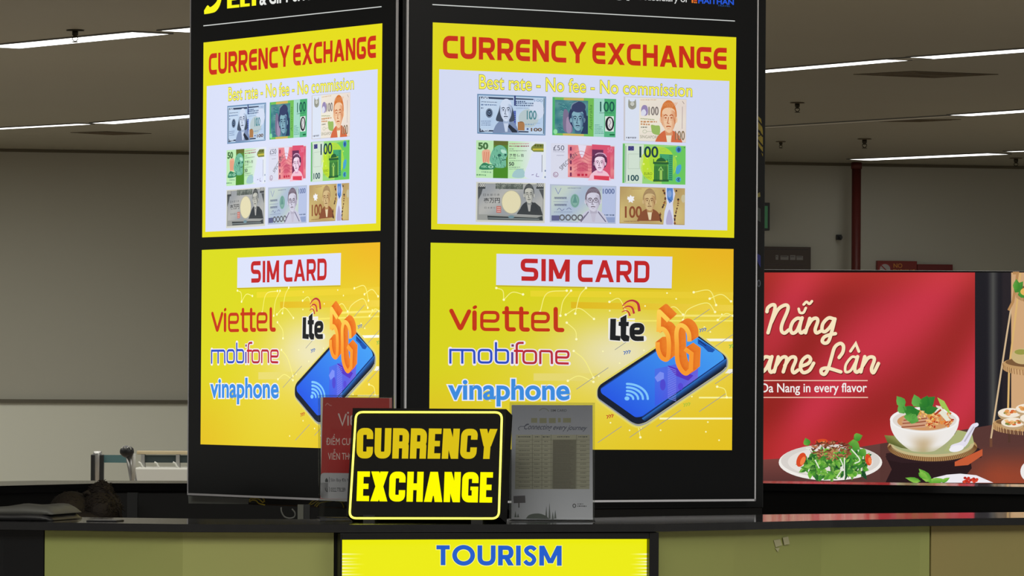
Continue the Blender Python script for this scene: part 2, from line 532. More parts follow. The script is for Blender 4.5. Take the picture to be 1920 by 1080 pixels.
# sprinklers
def sprinkler(px, py, label, k=1.0, rim=True):
    p = at_z(px, py, CEIL)
    t = thing('fire_sprinkler', label, 'sprinkler', p, 0, 'sprinklers hanging from the ceiling')
    MB().lathe([(.02 * k, 0), (.05 * k, -.002), (.055 * k, -.006), (.02 * k, -.008)]).build('escutcheon', M['sprk'] if rim else M['louver'], t, True)
    MB().lathe([(.018 * k, 0), (.018 * k, -.03 * k), (.012 * k, -.035 * k), (.012 * k, -.045 * k)], n=12).build('sprinkler_body', M['sprk'], t, True)
    fb = MB(); fb.tube([(-.013 * k, 0, -.04 * k), (-.017 * k, 0, -.055 * k), (0, 0, -.07 * k)], .003 * k, 6)
    fb.tube([(.013 * k, 0, -.04 * k), (.017 * k, 0, -.055 * k), (0, 0, -.07 * k)], .003 * k, 6); fb.build('frame_arm', M['sprk'], t)
    MB().lathe([(.004 * k, -.066 * k), (.02 * k, -.07 * k), (.02 * k, -.073 * k), (.004 * k, -.073 * k)], n=16).build('deflector', M['sprk'], t)
sprinkler(141, 56, 'large sprinkler with round plate in front of the upper left ceiling strip', 1.0)
sprinkler(1495, 192, 'small sprinkler on the ceiling right of the right display, below its strip', 1.0, False)
sprinkler(1621, 260, 'small sprinkler just above the top of the dark red pipe', 1.1, False)
sprinkler(1905, 296, 'sprinkler at the far right edge of the ceiling', 1.1, False)
sprinkler(1464, 265, 'lowest sprinkler beside the right display, near the back wall', .8, False)

# dark red pipe
pp = wallpt(1606, 302, .25)
pt_ = thing('red_pipe', 'dark red vertical pipe from ceiling to floor before the back wall', 'pipe', (pp.x, pp.y, 0))
MB().lathe([(.042, 0), (.042, CEIL)], n=20).build('pipe_shaft', M['redpipe'], pt_, True)
MB().lathe([(.05, CEIL - .06), (.05, CEIL - .005)], n=20).build('pipe_collar', M['redpipe'], pt_, True)

# wall signs far behind
def wall_box(name, label, cat, x0, y0, x1, y1, m, off=.0, dep=.05):
    a, b = wallpt(x0, y0, off), wallpt(x1, y1, off)
    ang = math.atan2(wd.y, wd.x)
    t = thing(name, label, cat, (a.x, a.y, b.z), ang)
    W = (b.xy - a.xy).length; H = a.z - b.z
    MB().box(0, W, -dep, -.003, 0, H, .004).build('panel', m, t)
    return t, W, H
t, W, H = wall_box('information_panel', 'dark brown wall panel with faint grey lettering beside the right display', 'sign', 1395, 462, 1517, 540, mat('dark_brown_panel', (70, 56, 48), .5))
cv = Canvas(lambda x, y: ((x - 1395) / 122 * W, H - (y - 462) / 78 * H))
for i, (a, b) in enumerate(((1451, 1456), (1460, 1475), (1478, 1488), (1490, 1502))):
    cv.rect(a, 478 + i % 2, b, 487, (130, 126, 122)); cv.rect(a + 1, 480, b - 2, 481.5, (70, 64, 60), 1)
cv.rect(1420, 466, 1512, 467.5, (40, 34, 30)); cv.rect(1420, 496, 1508, 497.5, (60, 40, 36))
cv.build('panel_lettering', M['printed'], t, lambda u, v, e: (u, -.0512 - e * 8, v))
t, W, H = wall_box('warning_sign', 'red warning sign with crossed circle and orange lettering above the food lightbox', 'sign', 1642, 489, 1716, 545, mat('red_sign', (130, 34, 26), .5))
cv = Canvas(lambda x, y: ((x - 1642) / 74 * W, H - (y - 489) / 56 * H))
cv.ell(1656, 505, 11, 11, (180, 170, 170)); cv.ring(1656, 505, 11, 11, 2.4, (150, 30, 30), 1)
cv.ribbon([(1649, 498), (1663, 512)], 2, (150, 30, 30), 2)
cv.trect('NO', 1672, 494, 1688, 502, (205, 130, 40), bold=.02, L=1); cv.trect('SMOKING', 1671, 505, 1712, 514, (205, 130, 40), bold=.02, L=1)
cv.build('sign_lettering', M['printed'], t, lambda u, v, e: (u, -.0512 - e * 8, v))
t, W, H = wall_box('red_sign', 'plain dark red sign right of the crossed circle sign', 'sign', 1717, 495.5, 1783, 545, mat('dark_red_sign', (112, 26, 24), .5))
MB().box(W * .05, W * .95, -.06, -.05, H * .15, H * .2).build('sign_rule', M['beige'], t)
t, W, H = wall_box('exit_sign', 'green exit light box edge peeking out beside the right display', 'sign', 1380, 380, 1436, 433, M['darkgrey'], .02, .12)
MB().box(W * .05, W - .022, -.127, -.12, .02, H - .03, .002).build('green_face', mat('green_exit_face', (60, 120, 80), .5, emit=(36, 70, 46), estr=.6), t)
t, W, H = wall_box('wall_bracket', 'tiny grey bracket on the back wall left of the red pipe', 'bracket', 1567, 440, 1576, 450, M['darkgrey'], 0, .04)
MB().box(W * .3, W * .8, -.09, -.04, H * .2, H * .7, .004).build('bracket_arm', M['darkgrey'], t)

# ------------------------------------------------------------------ food lightbox
BD = 21.4
def bp(px, py): p = at_y(px, py, BD); return (p.x, p.z)
bl = bp(1150, 511); br = bp(2250, 511)
zt = bp(1700, 510.5)[1]; zb = bp(1700, 905)[1]
fb_ = thing('food_lightbox', 'wide lit red food advertisement with bowl, salad and cream script lettering', 'billboard', ((bl[0] + br[0]) / 2, BD, 0))
ox = (bl[0] + br[0]) / 2
MB().box(bl[0] - ox, br[0] - ox, .004, .16, zb - .03, zt + .008, .004).build('box_frame', M['darkgrey'], fb_)
MB().box(bl[0] - ox + .05, br[0] - ox - .05, .02, .15, 0, zb - .03).build('base_cabinet', M['dark'], fb_)
cv = Canvas(bp, .0004)
def redbg(u, v):
    x = 1150 + 1100 * u; y = 511 + 394 * v
    s = (x + y * 1.35)
    k = .5 + .5 * sin(s / 62.0 + .6 * sin(x / 90)) * sst(1430, 1650, x + (y - 500) * .3)
    base = mixc((150, 38, 28), (196, 48, 66), sst(1480, 1800, x + (650 - abs(y - 650)) * .1))
    dk = mixc((128, 28, 18), (140, 30, 24), u)
    c = mixc(dk, base, .25 + .75 * k)
    if y < 560: c = mixc(c, (205, 62, 50), (560 - y) / 50 * .35)
    return mixc(c, (190, 45, 45), sst(760, 840, y) * .45)
cv.grad([(1150, 511), (1828, 511), (1828, 905), (1150, 905)], 90, 44, redbg)
cv.grad([(1828, 511), (1896, 511), (1896, 905), (1828, 905)], 14, 1, lambda u, v: mixc((22, 20, 28), (74, 74, 72), max(0, 1 - abs(u - .5) / .16)) if u < .75 else (34, 28, 34))
cv.rect(1896, 511, 2250, 905, (206, 164, 120))
# table
cv.layer(1)
def tabc(u, v):
    x = 1150 + 1100 * u
    return mixc(mixc((92, 52, 50), (74, 40, 40), v), (150, 62, 40), sst(1830, 1900, x) * sst(.25, .8, v) * (1 - sst(1960, 2100, x)) * .9)
cv.grad([(1150, 880), (1490, 858), (1490, 906), (1150, 906)], 10, 3, lambda u, v: mixc((120, 66, 60), (86, 48, 46), v))
cv.grad([(1490, 858), (1650, 832), (1650, 906), (1490, 906)], 8, 4, lambda u, v: mixc((100, 62, 58), (88, 54, 50), v))
cv.grad([(1650, 832), (1870, 795), (1870, 906), (1650, 906)], 14, 6, lambda u, v: mixc((86, 52, 48), (150, 66, 42), sst(.55, 1, u) * sst(.3, .9, v)))
cv.grad([(1870, 795), (2250, 775), (2250, 906), (1870, 906)], 14, 8, lambda u, v: mixc((86, 52, 48), (150, 66, 42), sst(.3, .9, v) * (1 - u * .5)))
# shadows printed in the advertisement under the stand
cv.layer(2)
cv.poly([(1660, 855), (1690, 866), (1820, 866), (1822, 878), (1800, 905), (1660, 905), (1672, 880)], (38, 20, 24))
rnd = random.Random(4)
def leaf(cx, cy, l, w, a, c1, c2, L):
    pts = [(cx + (t * l) * cos(a) - (sg * w * sin(pi * min(1, max(0, t + .02)) ** .8)) * sin(a), cy + t * l * sin(a) + (sg * w * sin(pi * min(1, max(0, t + .02)) ** .8)) * cos(a)) for sg, ts in ((1, (0, .2, .45, .7, .9, 1)), (-1, (.9, .7, .45, .2))) for t in ts]
    cv.poly(pts, [mixc(c1, c2, i / len(pts)) for i in range(len(pts))], L)
# salad plate
cv.layer(3); cv.ell(1557, 867, 97, 34, (238, 234, 228), n=44); cv.ell(1557, 864, 93, 31, (214, 208, 202), 4, n=44); cv.ell(1557, 866, 80, 27, (228, 222, 216), 5, n=44)
greens = [(38, 92, 34), (74, 150, 44), (110, 180, 60), (52, 120, 50), (26, 74, 40), (150, 200, 90)]
for i in range(340):
    a = rnd.uniform(0, 2 * pi); rr = rnd.random() ** .5
    x = 1566 + 62 * rr * cos(a); y = 870 + 22 * rr * sin(a) - (6 if rr < .5 else 0)
    g = rnd.choice(greens); g2 = rnd.choice(greens)
    leaf(x, y, rnd.uniform(8, 20), rnd.uniform(2, 5), rnd.uniform(0, 2 * pi), g, g2, 6 + i % 6)
for (x, y, l, w, a) in ((1515, 836, 16, 7, -1.9), (1590, 830, 26, 12, .5), (1600, 822, 18, 8, -.3), (1612, 842, 18, 8, .9), (1588, 850, 20, 9, .2)):
    leaf(x, y, l, w, a, (50, 130, 40), (120, 180, 70), 12)
for (x, y, rx, ry, r) in ((1502, 862, 8, 14, .4), (1628, 862, 6, 11, -.2), (1540, 828, 12, 5, -.1)):
    cv.ell(x, y, rx, ry, (214, 74, 36), 13, rot=r); cv.ell(x + 3, y + 2, rx * .5, ry * .6, (238, 128, 70), 14, rot=r)
for i in range(90):
    a = rnd.uniform(0, 2 * pi); rr = rnd.random() ** .5
    x = 1561 + 36 * rr * cos(a); y = 842 + 17 * rr * sin(a)
    b = rnd.uniform(0, pi); l = rnd.uniform(4, 9)
    cv.ribbon(smooth([(x, y), (x + l * cos(b), y + l * sin(b) * .6), (x + l * 1.5 * cos(b + .6), y + l * sin(b + .6))], 3), rnd.uniform(1.5, 3), rnd.choice([(128, 74, 48), (168, 104, 72), (96, 50, 34), (190, 130, 92), (150, 88, 60)]), 15 + i % 3)
for pts in (((1596, 842), (1612, 862), (1602, 869)), ((1575, 860), (1580, 876), (1568, 896)), ((1583, 858), (1583, 895)), ((1528, 862), (1536, 878)), ((1511, 840), (1519, 842), (1523, 848))):
    cv.ribbon(smooth(pts, 4) if len(pts) > 2 else pts, 2.2, (226, 232, 214), 18)
# bowl of noodles on a basket
cv.layer(3)
cv.poly([(1661, 850), (1700, 845), (1835, 840), (1842, 848), (1840, 858), (1800, 866), (1690, 868), (1662, 862)], (46, 26, 30))
cv.poly([(1790, 866), (1842, 842), (1842, 854), (1815, 872), (1790, 874)], (196, 90, 52), 4)
cv.ell(1748, 838, 84, 27, (170, 132, 84), 5, n=44); cv.ell(1747, 834, 80, 23, (196, 180, 132), 6, n=44); cv.ell(1747, 833, 72, 19, (166, 170, 122), 7, n=44)
for i in range(60):
    a = pi * (.02 + .96 * i / 59)
    cv.ribbon([(1748 + 84 * cos(a), 838 + 27 * sin(a)), (1748 + 78 * cos(a), 832 + 25 * sin(a))], 1.3, (110, 70, 36), 8)
cv.poly([(1658, 816), (1690, 818), (1720, 835), (1735, 846), (1690, 840), (1664, 830)], [(120, 124, 60), (150, 154, 84), (170, 170, 110), (120, 120, 70), (90, 96, 48), (90, 96, 44)], 8)
cv.poly([(1795, 806), (1822, 812), (1826, 830), (1790, 846), (1770, 846)], (170, 176, 118), 8)
def bowlc(u, v): return mixc(mixc((236, 232, 228), (198, 176, 140), sst(.15, .5, u) * (1 - sst(.5, .8, u)) * sst(.1, .7, v)), (176, 166, 120), sst(.7, 1, v) * .6)
for j in range(12):
    v0, v1 = j / 12, (j + 1) / 12
    wv = lambda v: 64.5 * (1 - v ** 2.2 * .62)
    yv = lambda v: 788 + 56 * v
    for i in range(16):
        u0, u1 = i / 16, (i + 1) / 16
        P = []
        for u, v in ((u0, v0), (u1, v0), (u1, v1), (u0, v1)):
            x = 1733.5 + wv(v) * (2 * u - 1) - 3 * v; P.append((x, yv(v) + 14 * (1 - v * .75) * math.sqrt(max(0, 1 - (2 * u - 1) ** 2)) * (1 if v else 0)))
        cv.poly(P, [bowlc(u0, v0), bowlc(u1, v0), bowlc(u1, v1), bowlc(u0, v1)], 9)
cv.ell(1733.5, 787, 65, 24, (240, 238, 236), 10, n=48); cv.ell(1733.5, 788, 60, 20.5, (222, 214, 206), 11, n=44)
cv.ell(1734, 790, 52, 17, (206, 150, 100), 12, n=40)
for k, (x, y) in enumerate(((1712, 798), (1714, 791), (1716, 785))):
    cv.poly([(x - 24, y - 1), (x + 4, y - 6), (x + 24, y - 6), (x + 24, y + 3), (x - 4, y + 6), (x - 20, y + 5)], (206, 156, 124), 13 + 2 * k)
    cv.ribbon([(x - 22, y + 3), (x + 4, y + 1), (x + 22, y - 1)], 2, (146, 74, 48), 14 + 2 * k)
for i in range(80):
    x = rnd.uniform(1738, 1784); y = rnd.uniform(778, 800) - (x - 1738) * .05
    cv.ribbon([(x, y), (x + rnd.uniform(-7, 7), y + rnd.uniform(-5, 5))], rnd.uniform(1.5, 3.4), rnd.choice([(206, 90, 40), (228, 140, 66), (180, 56, 28), (240, 190, 120)]), 15 + i % 4)
for i in range(40):
    x = rnd.uniform(1722, 1752); y = rnd.uniform(768, 786)
    cv.ribbon([(x, y), (x + rnd.uniform(-6, 6), y + rnd.uniform(-4, 4))], 2.4, rnd.choice([(228, 180, 84), (206, 146, 60), (240, 206, 130)]), 17 + i % 3)
cv.poly([(1754, 760), (1764, 762), (1782, 788), (1774, 790), (1762, 776)], (228, 226, 206), 19); cv.ribbon([(1752, 778), (1764, 768)], 3.5, (176, 60, 30), 20)
for (x, y, l, w, a, g) in ((1718, 778, 30, 11, -2.6, 0), (1695, 762, 24, 9, -2.2, 1), (1722, 764, 26, 10, -1.9, 1), (1724, 768, 38, 13, -.7, 0), (1732, 772, 28, 8, -.25, 0), (1704, 782, 20, 10, .4, 1), (1700, 778, 26, 12, -.3, 0), (1694, 776, 22, 9, -1.9, 1), (1730, 764, 24, 10, -1.2, 0), (1712, 782, 18, 9, -3.1, 1)):
    leaf(x, y, l, w, a, (36, 110, 44) if g == 0 else (76, 150, 60), (110, 178, 84) if g else (58, 134, 48), 21)
cv.poly([(1757, 745), (1770, 752), (1780, 770), (1783, 780), (1776, 772), (1764, 762)], (160, 196, 84), 18)
# spoon
cv.ribbon(smooth([(1788, 840), (1806, 832), (1816, 815), (1824, 800), (1831, 796)], 5), 14, (226, 222, 236), 22, cap='round', w2=7)
cv.ell(1793, 841, 14, 6, (238, 236, 242), 23, rot=-.2); cv.ribbon(smooth([(1808, 828), (1818, 812), (1826, 800)], 5), 3, (190, 184, 200), 24)
# plate at the bottom edge
cv.poly([(1742, 905), (1750, 896), (1775, 890), (1800, 888), (1830, 891), (1862, 905)], (236, 232, 238), 22)
for (x, y, l, w, a) in ((1745, 904, 34, 8, -2.3), (1740, 903, 34, 6, -.1), (1726, 903, 30, 5, -2.9), (1722, 886, 22, 6, .6), (1765, 904, 18, 4, -.5)):
    leaf(x, y, l, w, a, (70, 150, 40), (160, 206, 90), 23)
for i in range(24): cv.ell(rnd.uniform(1806, 1832), rnd.uniform(896, 904), 3, 2.5, rnd.choice([(200, 50, 40), (170, 36, 30), (220, 80, 50)]), 24)
# bamboo stand with dishes
cv.ribbon([(1905, 520), (1888, 625), (1858, 822)], 3.2, (206, 178, 140), 4)
cv.ribbon([(1913, 512), (1906, 575), (1892, 690), (1890, 770)], 3.6, (216, 176, 110), 4)
cv.ribbon([(1899, 512), (1908, 512), (1899, 566), (1891, 582)], 5, (180, 134, 84), 5)
for (cy, rx, cx) in ((688, 66, 1946), (800, 88, 1950), (552, 46, 1950)):
    cv.ell(cx, cy - 6, rx, 14 if cy != 800 else 16, (190, 150, 100), 6, n=40); cv.ell(cx, cy - 9, rx - 5, 10, (120, 86, 54), 7, n=40)
    for i in range(44):
        a = pi * (.3 + .7 * i / 43)
        x, y = cx + rx * cos(a), cy - 6 + 14 * sin(a)
        cv.ribbon([(x, y - 1), (x + 1, y + 9)], 1.5, (150, 108, 66) if i % 2 else (206, 166, 116), 8)
cv.ell(1918, 668, 22, 15, (200, 176, 124), 9); cv.ell(1914, 660, 12, 5, (150, 150, 70), 10)
for (x, y, f) in ((1893, 774, 0), (1899, 792, 1), (1926, 766, 2), (1934, 784, 3)):
    cv.ell(x, y + 3, 22, 11, (190, 160, 120), 9 + f * 3); cv.ell(x, y, 22, 9, (240, 228, 210), 10 + f * 3)
    for i in range(16): cv.ell(x + rnd.uniform(-13, 13), y + rnd.uniform(-4, 4), 4, 2, rnd.choice([(210, 100, 50), (226, 160, 90), (110, 130, 60), (236, 190, 130)]), 11 + f * 3)
leaf(1902, 548, 26, 8, -.9, (50, 120, 40), (90, 160, 60), 12); leaf(1908, 552, 24, 9, -.2, (60, 130, 44), (90, 160, 60), 12); leaf(1906, 545, 22, 7, -1.6, (50, 120, 40), (110, 170, 70), 12)
cv.ell(1922, 547, 9, 7, (226, 176, 90), 13)
cv.ell(1933, 884, 20, 20, (236, 232, 230), 9)
cv.ribbon([(1858, 822), (1858, 838)], 5, (110, 70, 50), 6); cv.ribbon([(1892, 812), (1892, 830)], 4, (80, 50, 40), 6)
# script lettering
cream = (244, 226, 188); S = 4.908
cv.frame(1420, 540, S)
script = [
 [(88, 218), (96, 184), (128, 158), (158, 158), (160, 200), (128, 310), (98, 412)],
 [(122, 330), (185, 205), (245, 160), (280, 166), (276, 215), (228, 330), (222, 392), (250, 415), (290, 385)],
 [(402, 282), (365, 280), (325, 315), (305, 375), (322, 415), (362, 395), (400, 310), (412, 275)], [(408, 280), (388, 375), (402, 413), (440, 390)],
 [(482, 280), (443, 412)], [(455, 365), (500, 295), (540, 278), (556, 305), (532, 380), (545, 413), (585, 395)],
 [(705, 285), (655, 276), (605, 325), (595, 385), (622, 402), (668, 360), (708, 292)], [(714, 285), (685, 400), (655, 490), (620, 508), (597, 488), (615, 452), (665, 430), (718, 420)],
 [(380, 192), (392, 226), (424, 226), (446, 184)], [(426, 152), (452, 128), (478, 146), (502, 122)],
 [(120, 640), (65, 638), (22, 715), (30, 775), (78, 745), (125, 650)], [(134, 632), (110, 735), (126, 775), (160, 752)],
 [(192, 634), (155, 772)], [(172, 715), (222, 645), (262, 636), (268, 675), (238, 772)], [(252, 715), (300, 645), (342, 636), (352, 668), (322, 745), (336, 780), (375, 755)],
 [(402, 722), (468, 694), (490, 655), (462, 628), (415, 665), (396, 730), (422, 778), (478, 758), (518, 692)],
 [(752, 640), (786, 590), (792, 535), (762, 510), (712, 545), (682, 640), (652, 740), (620, 792), (590, 782), (592, 748), (650, 738), (768, 772)],
 [(912, 640), (868, 636), (815, 705), (812, 770), (858, 760), (905, 680)], [(922, 632), (896, 740), (914, 775), (952, 748)], [(857, 582), (905, 512), (934, 584)],
 [(988, 632), (952, 772)], [(970, 715), (1018, 645), (1062, 636), (1076, 664), (1050, 745), (1070, 778), (1114, 695)]]
for k, st in enumerate(script):
    w = 32 if k not in (8, 9, 17) else 24
    if st[0] == (857, 582): w = 26
    P = smooth(st, 5) if len(st) > 3 else st
    cv.ribbon([(x + 5, y + 9) for x, y in P], w, (104, 20, 16), 3, cap='round')
    cv.ribbon(P, w, cream, 5, cap='round')
cv.ribbon([(-200, 852), (1015, 852)], 9, (236, 196, 176), 5); cv.ribbon([(-200, 1007), (1018, 1007)], 9, (236, 196, 176), 5)
cv.text('Da Nang in every flavor', [(36, 878), (1006, 874), (1006, 984), (36, 986)], (240, 236, 232), bold=.012, L=5)
cv.frame()
cv.build('advertisement_image', M['board'], fb_, lambda u, v, e: (u - ox, -.001 - e, v))

# ------------------------------------------------------------------ stanchions and trolley behind the kiosk
def post(px, top, Y, label, w, belt=None):
    p = at_y(px, top, Y)
    t = thing('queue_barrier_post', label, 'barrier post', (p.x, Y, 0), 0, 'belt barrier posts before the left wall')
    h = p.z
    MB().lathe([(.17, 0), (.17, .02), (.05, .05)], n=24).build('base_plate', M['steel'], t, True)
    MB().lathe([(w * .8, .04), (w * .8, h - .26)], n=20).build('post_tube', M['steel'], t, True)
    MB().lathe([(w, h - .27), (w, h - .02), (w * .9, h)], n=20).build('belt_housing', M['steel'], t, True)
    for s in (-1, 1): MB().box(s * w - .012, s * w + .012, -.03, .03, h - .25, h - .02, .005).build('belt_clip', M['darkgrey'], t)
    return t, h
t1, h1 = post(183, 846, 33, 'left steel belt barrier post with black cap, behind the person', .028)
bpost = at_y(232, 854, 33)
b = MB(); L1 = bpost.x - t1.location.x
b.box(.02, L1 * 1.02, -.003, .003, h1 - .066, h1 - .02 + .0); 
z1 = at_y(210, 853, 33).z; z2 = at_y(210, 867.5, 33).z
b.bm.free(); b = MB(); b.box(.035, L1 + .022, -.003, .003, z2, z1); b.build('belt', M['teal'], t1)
# leaning pole with dark round cap
p0 = at_y(251, 905, 31.5); p1 = at_y(241.5, 850, 31.5)
t = thing('ball_topped_pole', 'pale pole with a dark round wrapped top beside the barrier', 'pole', (p0.x, 31.5, 0))
dx = p1.x - p0.x; dz = p1.z - p0.z
MB().tube([(-dx / dz * p0.z * .9, 0, .02), (0, 0, p0.z), (dx, 0, p1.z)], .022, 12).build('pole_shaft', M['steel'], t, True)
MB().lathe([(.14, 0), (.14, .015), (.03, .03)], -dx / dz * p0.z * .9, 0).build('pole_base', M['steel'], t)
MB().tube([(dx + .028, -.01, p0.z), (dx + .028, -.01, p1.z)], .014, 10).build('side_rod', M['white'], t, True)
cb = at_y(238.5, 846.5, 31.5)
MB().blob((cb.x - p0.x, -.02, cb.z), (.042, .042, .036), .08, 3).build('round_cap', M['darkgrey'], t, True)
for s in (-.3, .25): 
    MB().tube([(cb.x - p0.x + s * .06 - .01, -.062 + abs(s) * .02, cb.z + .02), (cb.x - p0.x + s * .06, -.05, cb.z + .034), (cb.x - p0.x + s * .06 + .012, -.062 + abs(s) * .03, cb.z + .012)], .003, 6).build('cap_stripe', M['white'], t)
# trolley
Y = 34.5
def ty(px, py): p = at_y(px, py, Y); return p.x, p.z
x0, zc = ty(252, 877); x1, _ = ty(470, 877); _, zcb = ty(252, 905)
t = thing('luggage_trolley', 'pale trolley with beige top rail standing before the left wall', 'trolley', (x0, Y, 0))
W_ = x1 - x0
MB().box(0, W_, 0, .5, .25, zc, .01).build('trolley_body', M['white'], t)
for (a, b_) in ((.06, .06), (W_ - .06, .06), (.06, .44), (W_ - .06, .44)):
    MB().tube([(a - .02, b_, .09), (a + .02, b_, .09)], .09, 14).build('wheel', M['darkgrey'], t)
    MB().box(a - .03, a + .03, b_ - .03, b_ + .03, .15, .25).build('wheel_fork', M['steel'], t)
_, za = ty(252, 846); _, zb_ = ty(252, 852.5)
MB().box(.0, W_, .2, .3, zb_, za, .005).build('top_rail', M['beige'], t)
_, zd = ty(252, 854); _, ze = ty(252, 868)
MB().box(.05, W_, .22, .27, ze, zd).build('dark_band', mat('dark_teal_band', (44, 58, 60), .6), t)
for px in (264, 330):
    xa, _ = ty(px, 860)
    MB().box(xa - x0 - .012, xa - x0 + .012, .18, .3, zc, zb_).build('rail_post', M['steel'], t)
for px in (262, 292, 327):
    xa, zz = ty(px, 868); 
    MB().tube([(xa - x0 - .016, .1, zz + .004), (xa - x0, .1, zz - .004), (xa - x0 + .012, .1, zc + .004), (xa - x0 + .03, .1, zc - .004)], .006, 8).build('hook', M['white'], t, True)

# ------------------------------------------------------------------ kiosk counters
CT = 1.177
front = [(-1.75, 9.06), (-.853, 8.86), (-.545, 8.775), (-.2825, 8.80), (.243, 8.965), (.403, 9.125), (.563, 9.31), (.745, 9.465), (.902, 9.563), (1.7, 10.05)]
def offset(pl, d):
    out = []
    for i, p in enumerate(pl):
        a = Vector(pl[max(i - 1, 0)]); b = Vector(pl[min(i + 1, len(pl) - 1)])
        t = (b - a).normalized(); n = Vector((-t.y, t.x))
        out.append(tuple(Vector(p) + n * d))
    return out
back = offset(front, .37)
def slab(o, i, z0, z1, name, m, parent=None):
    b = MB(); n = len(o)
    for k in range(n - 1):
        b.prism([o[k], o[k + 1], i[k + 1], i[k]], z0, z1)
    bmesh.ops.remove_doubles(b.bm, verts=b.bm.verts[:], dist=1e-5)
    # drop inner faces
    seen = {}
    for f in b.bm.faces:
        key = tuple(sorted(v.index for v in f.verts)); seen.setdefault(key, []).append(f)
    dead = [f for fs in seen.values() if len(fs) > 1 for f in fs]
    bmesh.ops.delete(b.bm, geom=dead, context='FACES')
    return b.build(name, m, parent)
ctr = thing('service_counter', 'curved kiosk counter with black polished top and olive front panels', 'counter', (0, 9.2, 0))
C_OFF = Vector((0, -9.2, 0))
def sh(pl): return [(p[0], p[1] - 9.2) for p in pl]
fo, ba = sh(front), sh(back)
slab(fo, ba, CT - .0130, CT, 'worktop', M['top'], ctr)
fin = sh(offset(front, .025)); fin2 = sh(offset(front, .05))
slab(fin2, sh(offset(front, .32)), .1, CT - .0135, 'carcass', M['dark'], ctr)
slab(sh(offset(front, .06)), sh(offset(front, .30)), 0, .1, 'plinth', M['black'], ctr)
def fr_at(px):
    """point on the panel line under screen column px"""
    a = ray(px, 1000)[0]
    pl = offset(front, .025)
    for p, q in zip(pl, pl[1:]):
        p, q = Vector(p), Vector(q)
        d = q - p
        den = d.x - a * d.y
        t = (a * p.y - p.x) / den
        if -1e-6 <= t <= 1 + 1e-6: return p + d * t
def panel(pxa, pxb, m, name='front_panel', z0=.1, z1=CT - .0140):
    A_ = fr_at(pxa) if pxa is not None else Vector(offset(front, .025)[0]); B_ = fr_at(pxb) if pxb is not None else Vector(offset(front, .025)[-1])
    pts = [A_] + [Vector(p) for p in offset(front, .025) if A_.x + .004 < p[0] < B_.x - .004] + [B_]
    inn = offset([tuple(p) for p in pts], .022)
    return slab(sh([tuple(p) for p in pts]), sh(inn), z0, z1, name, m, ctr)
panel(None, 82, M['black'], 'end_panel')
panel(84, 626, M['olive'])
panel(1230, 1743, M['olive'])
panel(1746, None, mat('olive_brown_laminate', (150, 132, 84), .35, noise=((140, 136, 84), 2)))
panel(628, 1228, M['black'], 'centre_panel')
# scuffs / stickers on the panels
n_ = (fr_at(1400) - fr_at(1300)).normalized()
st = thing('tape_scrap', 'two small torn pieces of pale tape stuck on the right olive panel', 'tape', (0, 0, 0))
pA = fr_at(1459); pn = Vector((n_.y, -n_.x, 0))
P0 = Vector((pA.x, pA.y, 0)) + pn * .0012
st.location = at_plane(1459, 1020, P0, pn)
for (pts) in (((1450, 1013), (1462, 1011), (1466, 1022), (1454, 1026)), ((1467, 1008), (1477, 1006), (1480, 1020), (1470, 1022)), ((1453, 1028), (1461, 1027), (1458, 1035))):
    q = [at_plane(x, y, P0, pn) - st.location for x, y in pts]
    MB().hexa([p + pn * .001 for p in q], q).build('tape_piece', mat('pale_tape', (168, 166, 132), .6), st)

# far side of the kiosk ring
far = thing('rear_counter', 'far side counter of the kiosk with black top, seen behind the pillar', 'counter', (0, 12.9, 0))
yf0 = at_z(0, 911, CT).y; yf1 = at_z(345, 905, CT).y
_fa, _fb = at_z(0, 911, CT), at_z(200, 906, CT)
_fe = _fa + (_fa - _fb) * 5
far_in = [(_fe.x, _fe.y), _fa.to_2d(), _fb.to_2d(), at_z(900, 907, CT).to_2d(), at_z(1430, 906, CT).to_2d(), at_z(1920, 913, CT).to_2d(), (2.9, 12.0)]
far_in = [(p[0], p[1] - 12.9) for p in far_in]
far_out = offset(far_in, .36)
slab(far_in, far_out, CT - .018, CT, 'worktop', M['top'], far)
slab(offset(far_in, .02), offset(far_in, .34), 0, CT - .019, 'carcass', M['dark'], far)
# upright inside the far counter
p = at_y(249, 945, 12.45)
MB_ = MB().box(p.x - .012, p.x + .012, 12.43, 12.46, 0, 1.157)
tag(MB_.build('cabinet_upright', mat('grey_upright', (44, 46, 48), .5)), 'dark grey narrow upright inside the kiosk behind the person', 'upright')

# ------------------------------------------------------------------ pillar with the two displays
RX, D0, W = -.1495, 9.76, .6761
LX, LY = -.2424, .0360
cT, sT = cos(TH), sin(TH)
def K(u, d, z=0): return Vector((RX + u * cT - d * sT, D0 + u * sT + d * cT, z))
Rn = Vector((-sT, cT, 0))
LO = Vector((LX - W * sT, D0 + LY + W * cT, 0))
Ln = Vector((cT, sT, 0)); Ld = Vector((sT, -cT, 0)); Rd = Vector((cT, sT, 0))
def Rp(px, py):
    p = at_plane(px, py, Vector((RX, D0, 0)), Rn); return ((p - Vector((RX, D0, 0))).dot(Rd), p.z)
def Lp(px, py):
    p = at_plane(px, py, LO, Ln); return ((p - LO).dot(Ld), p.z)
ZB, ZT = 1.193, 2.62
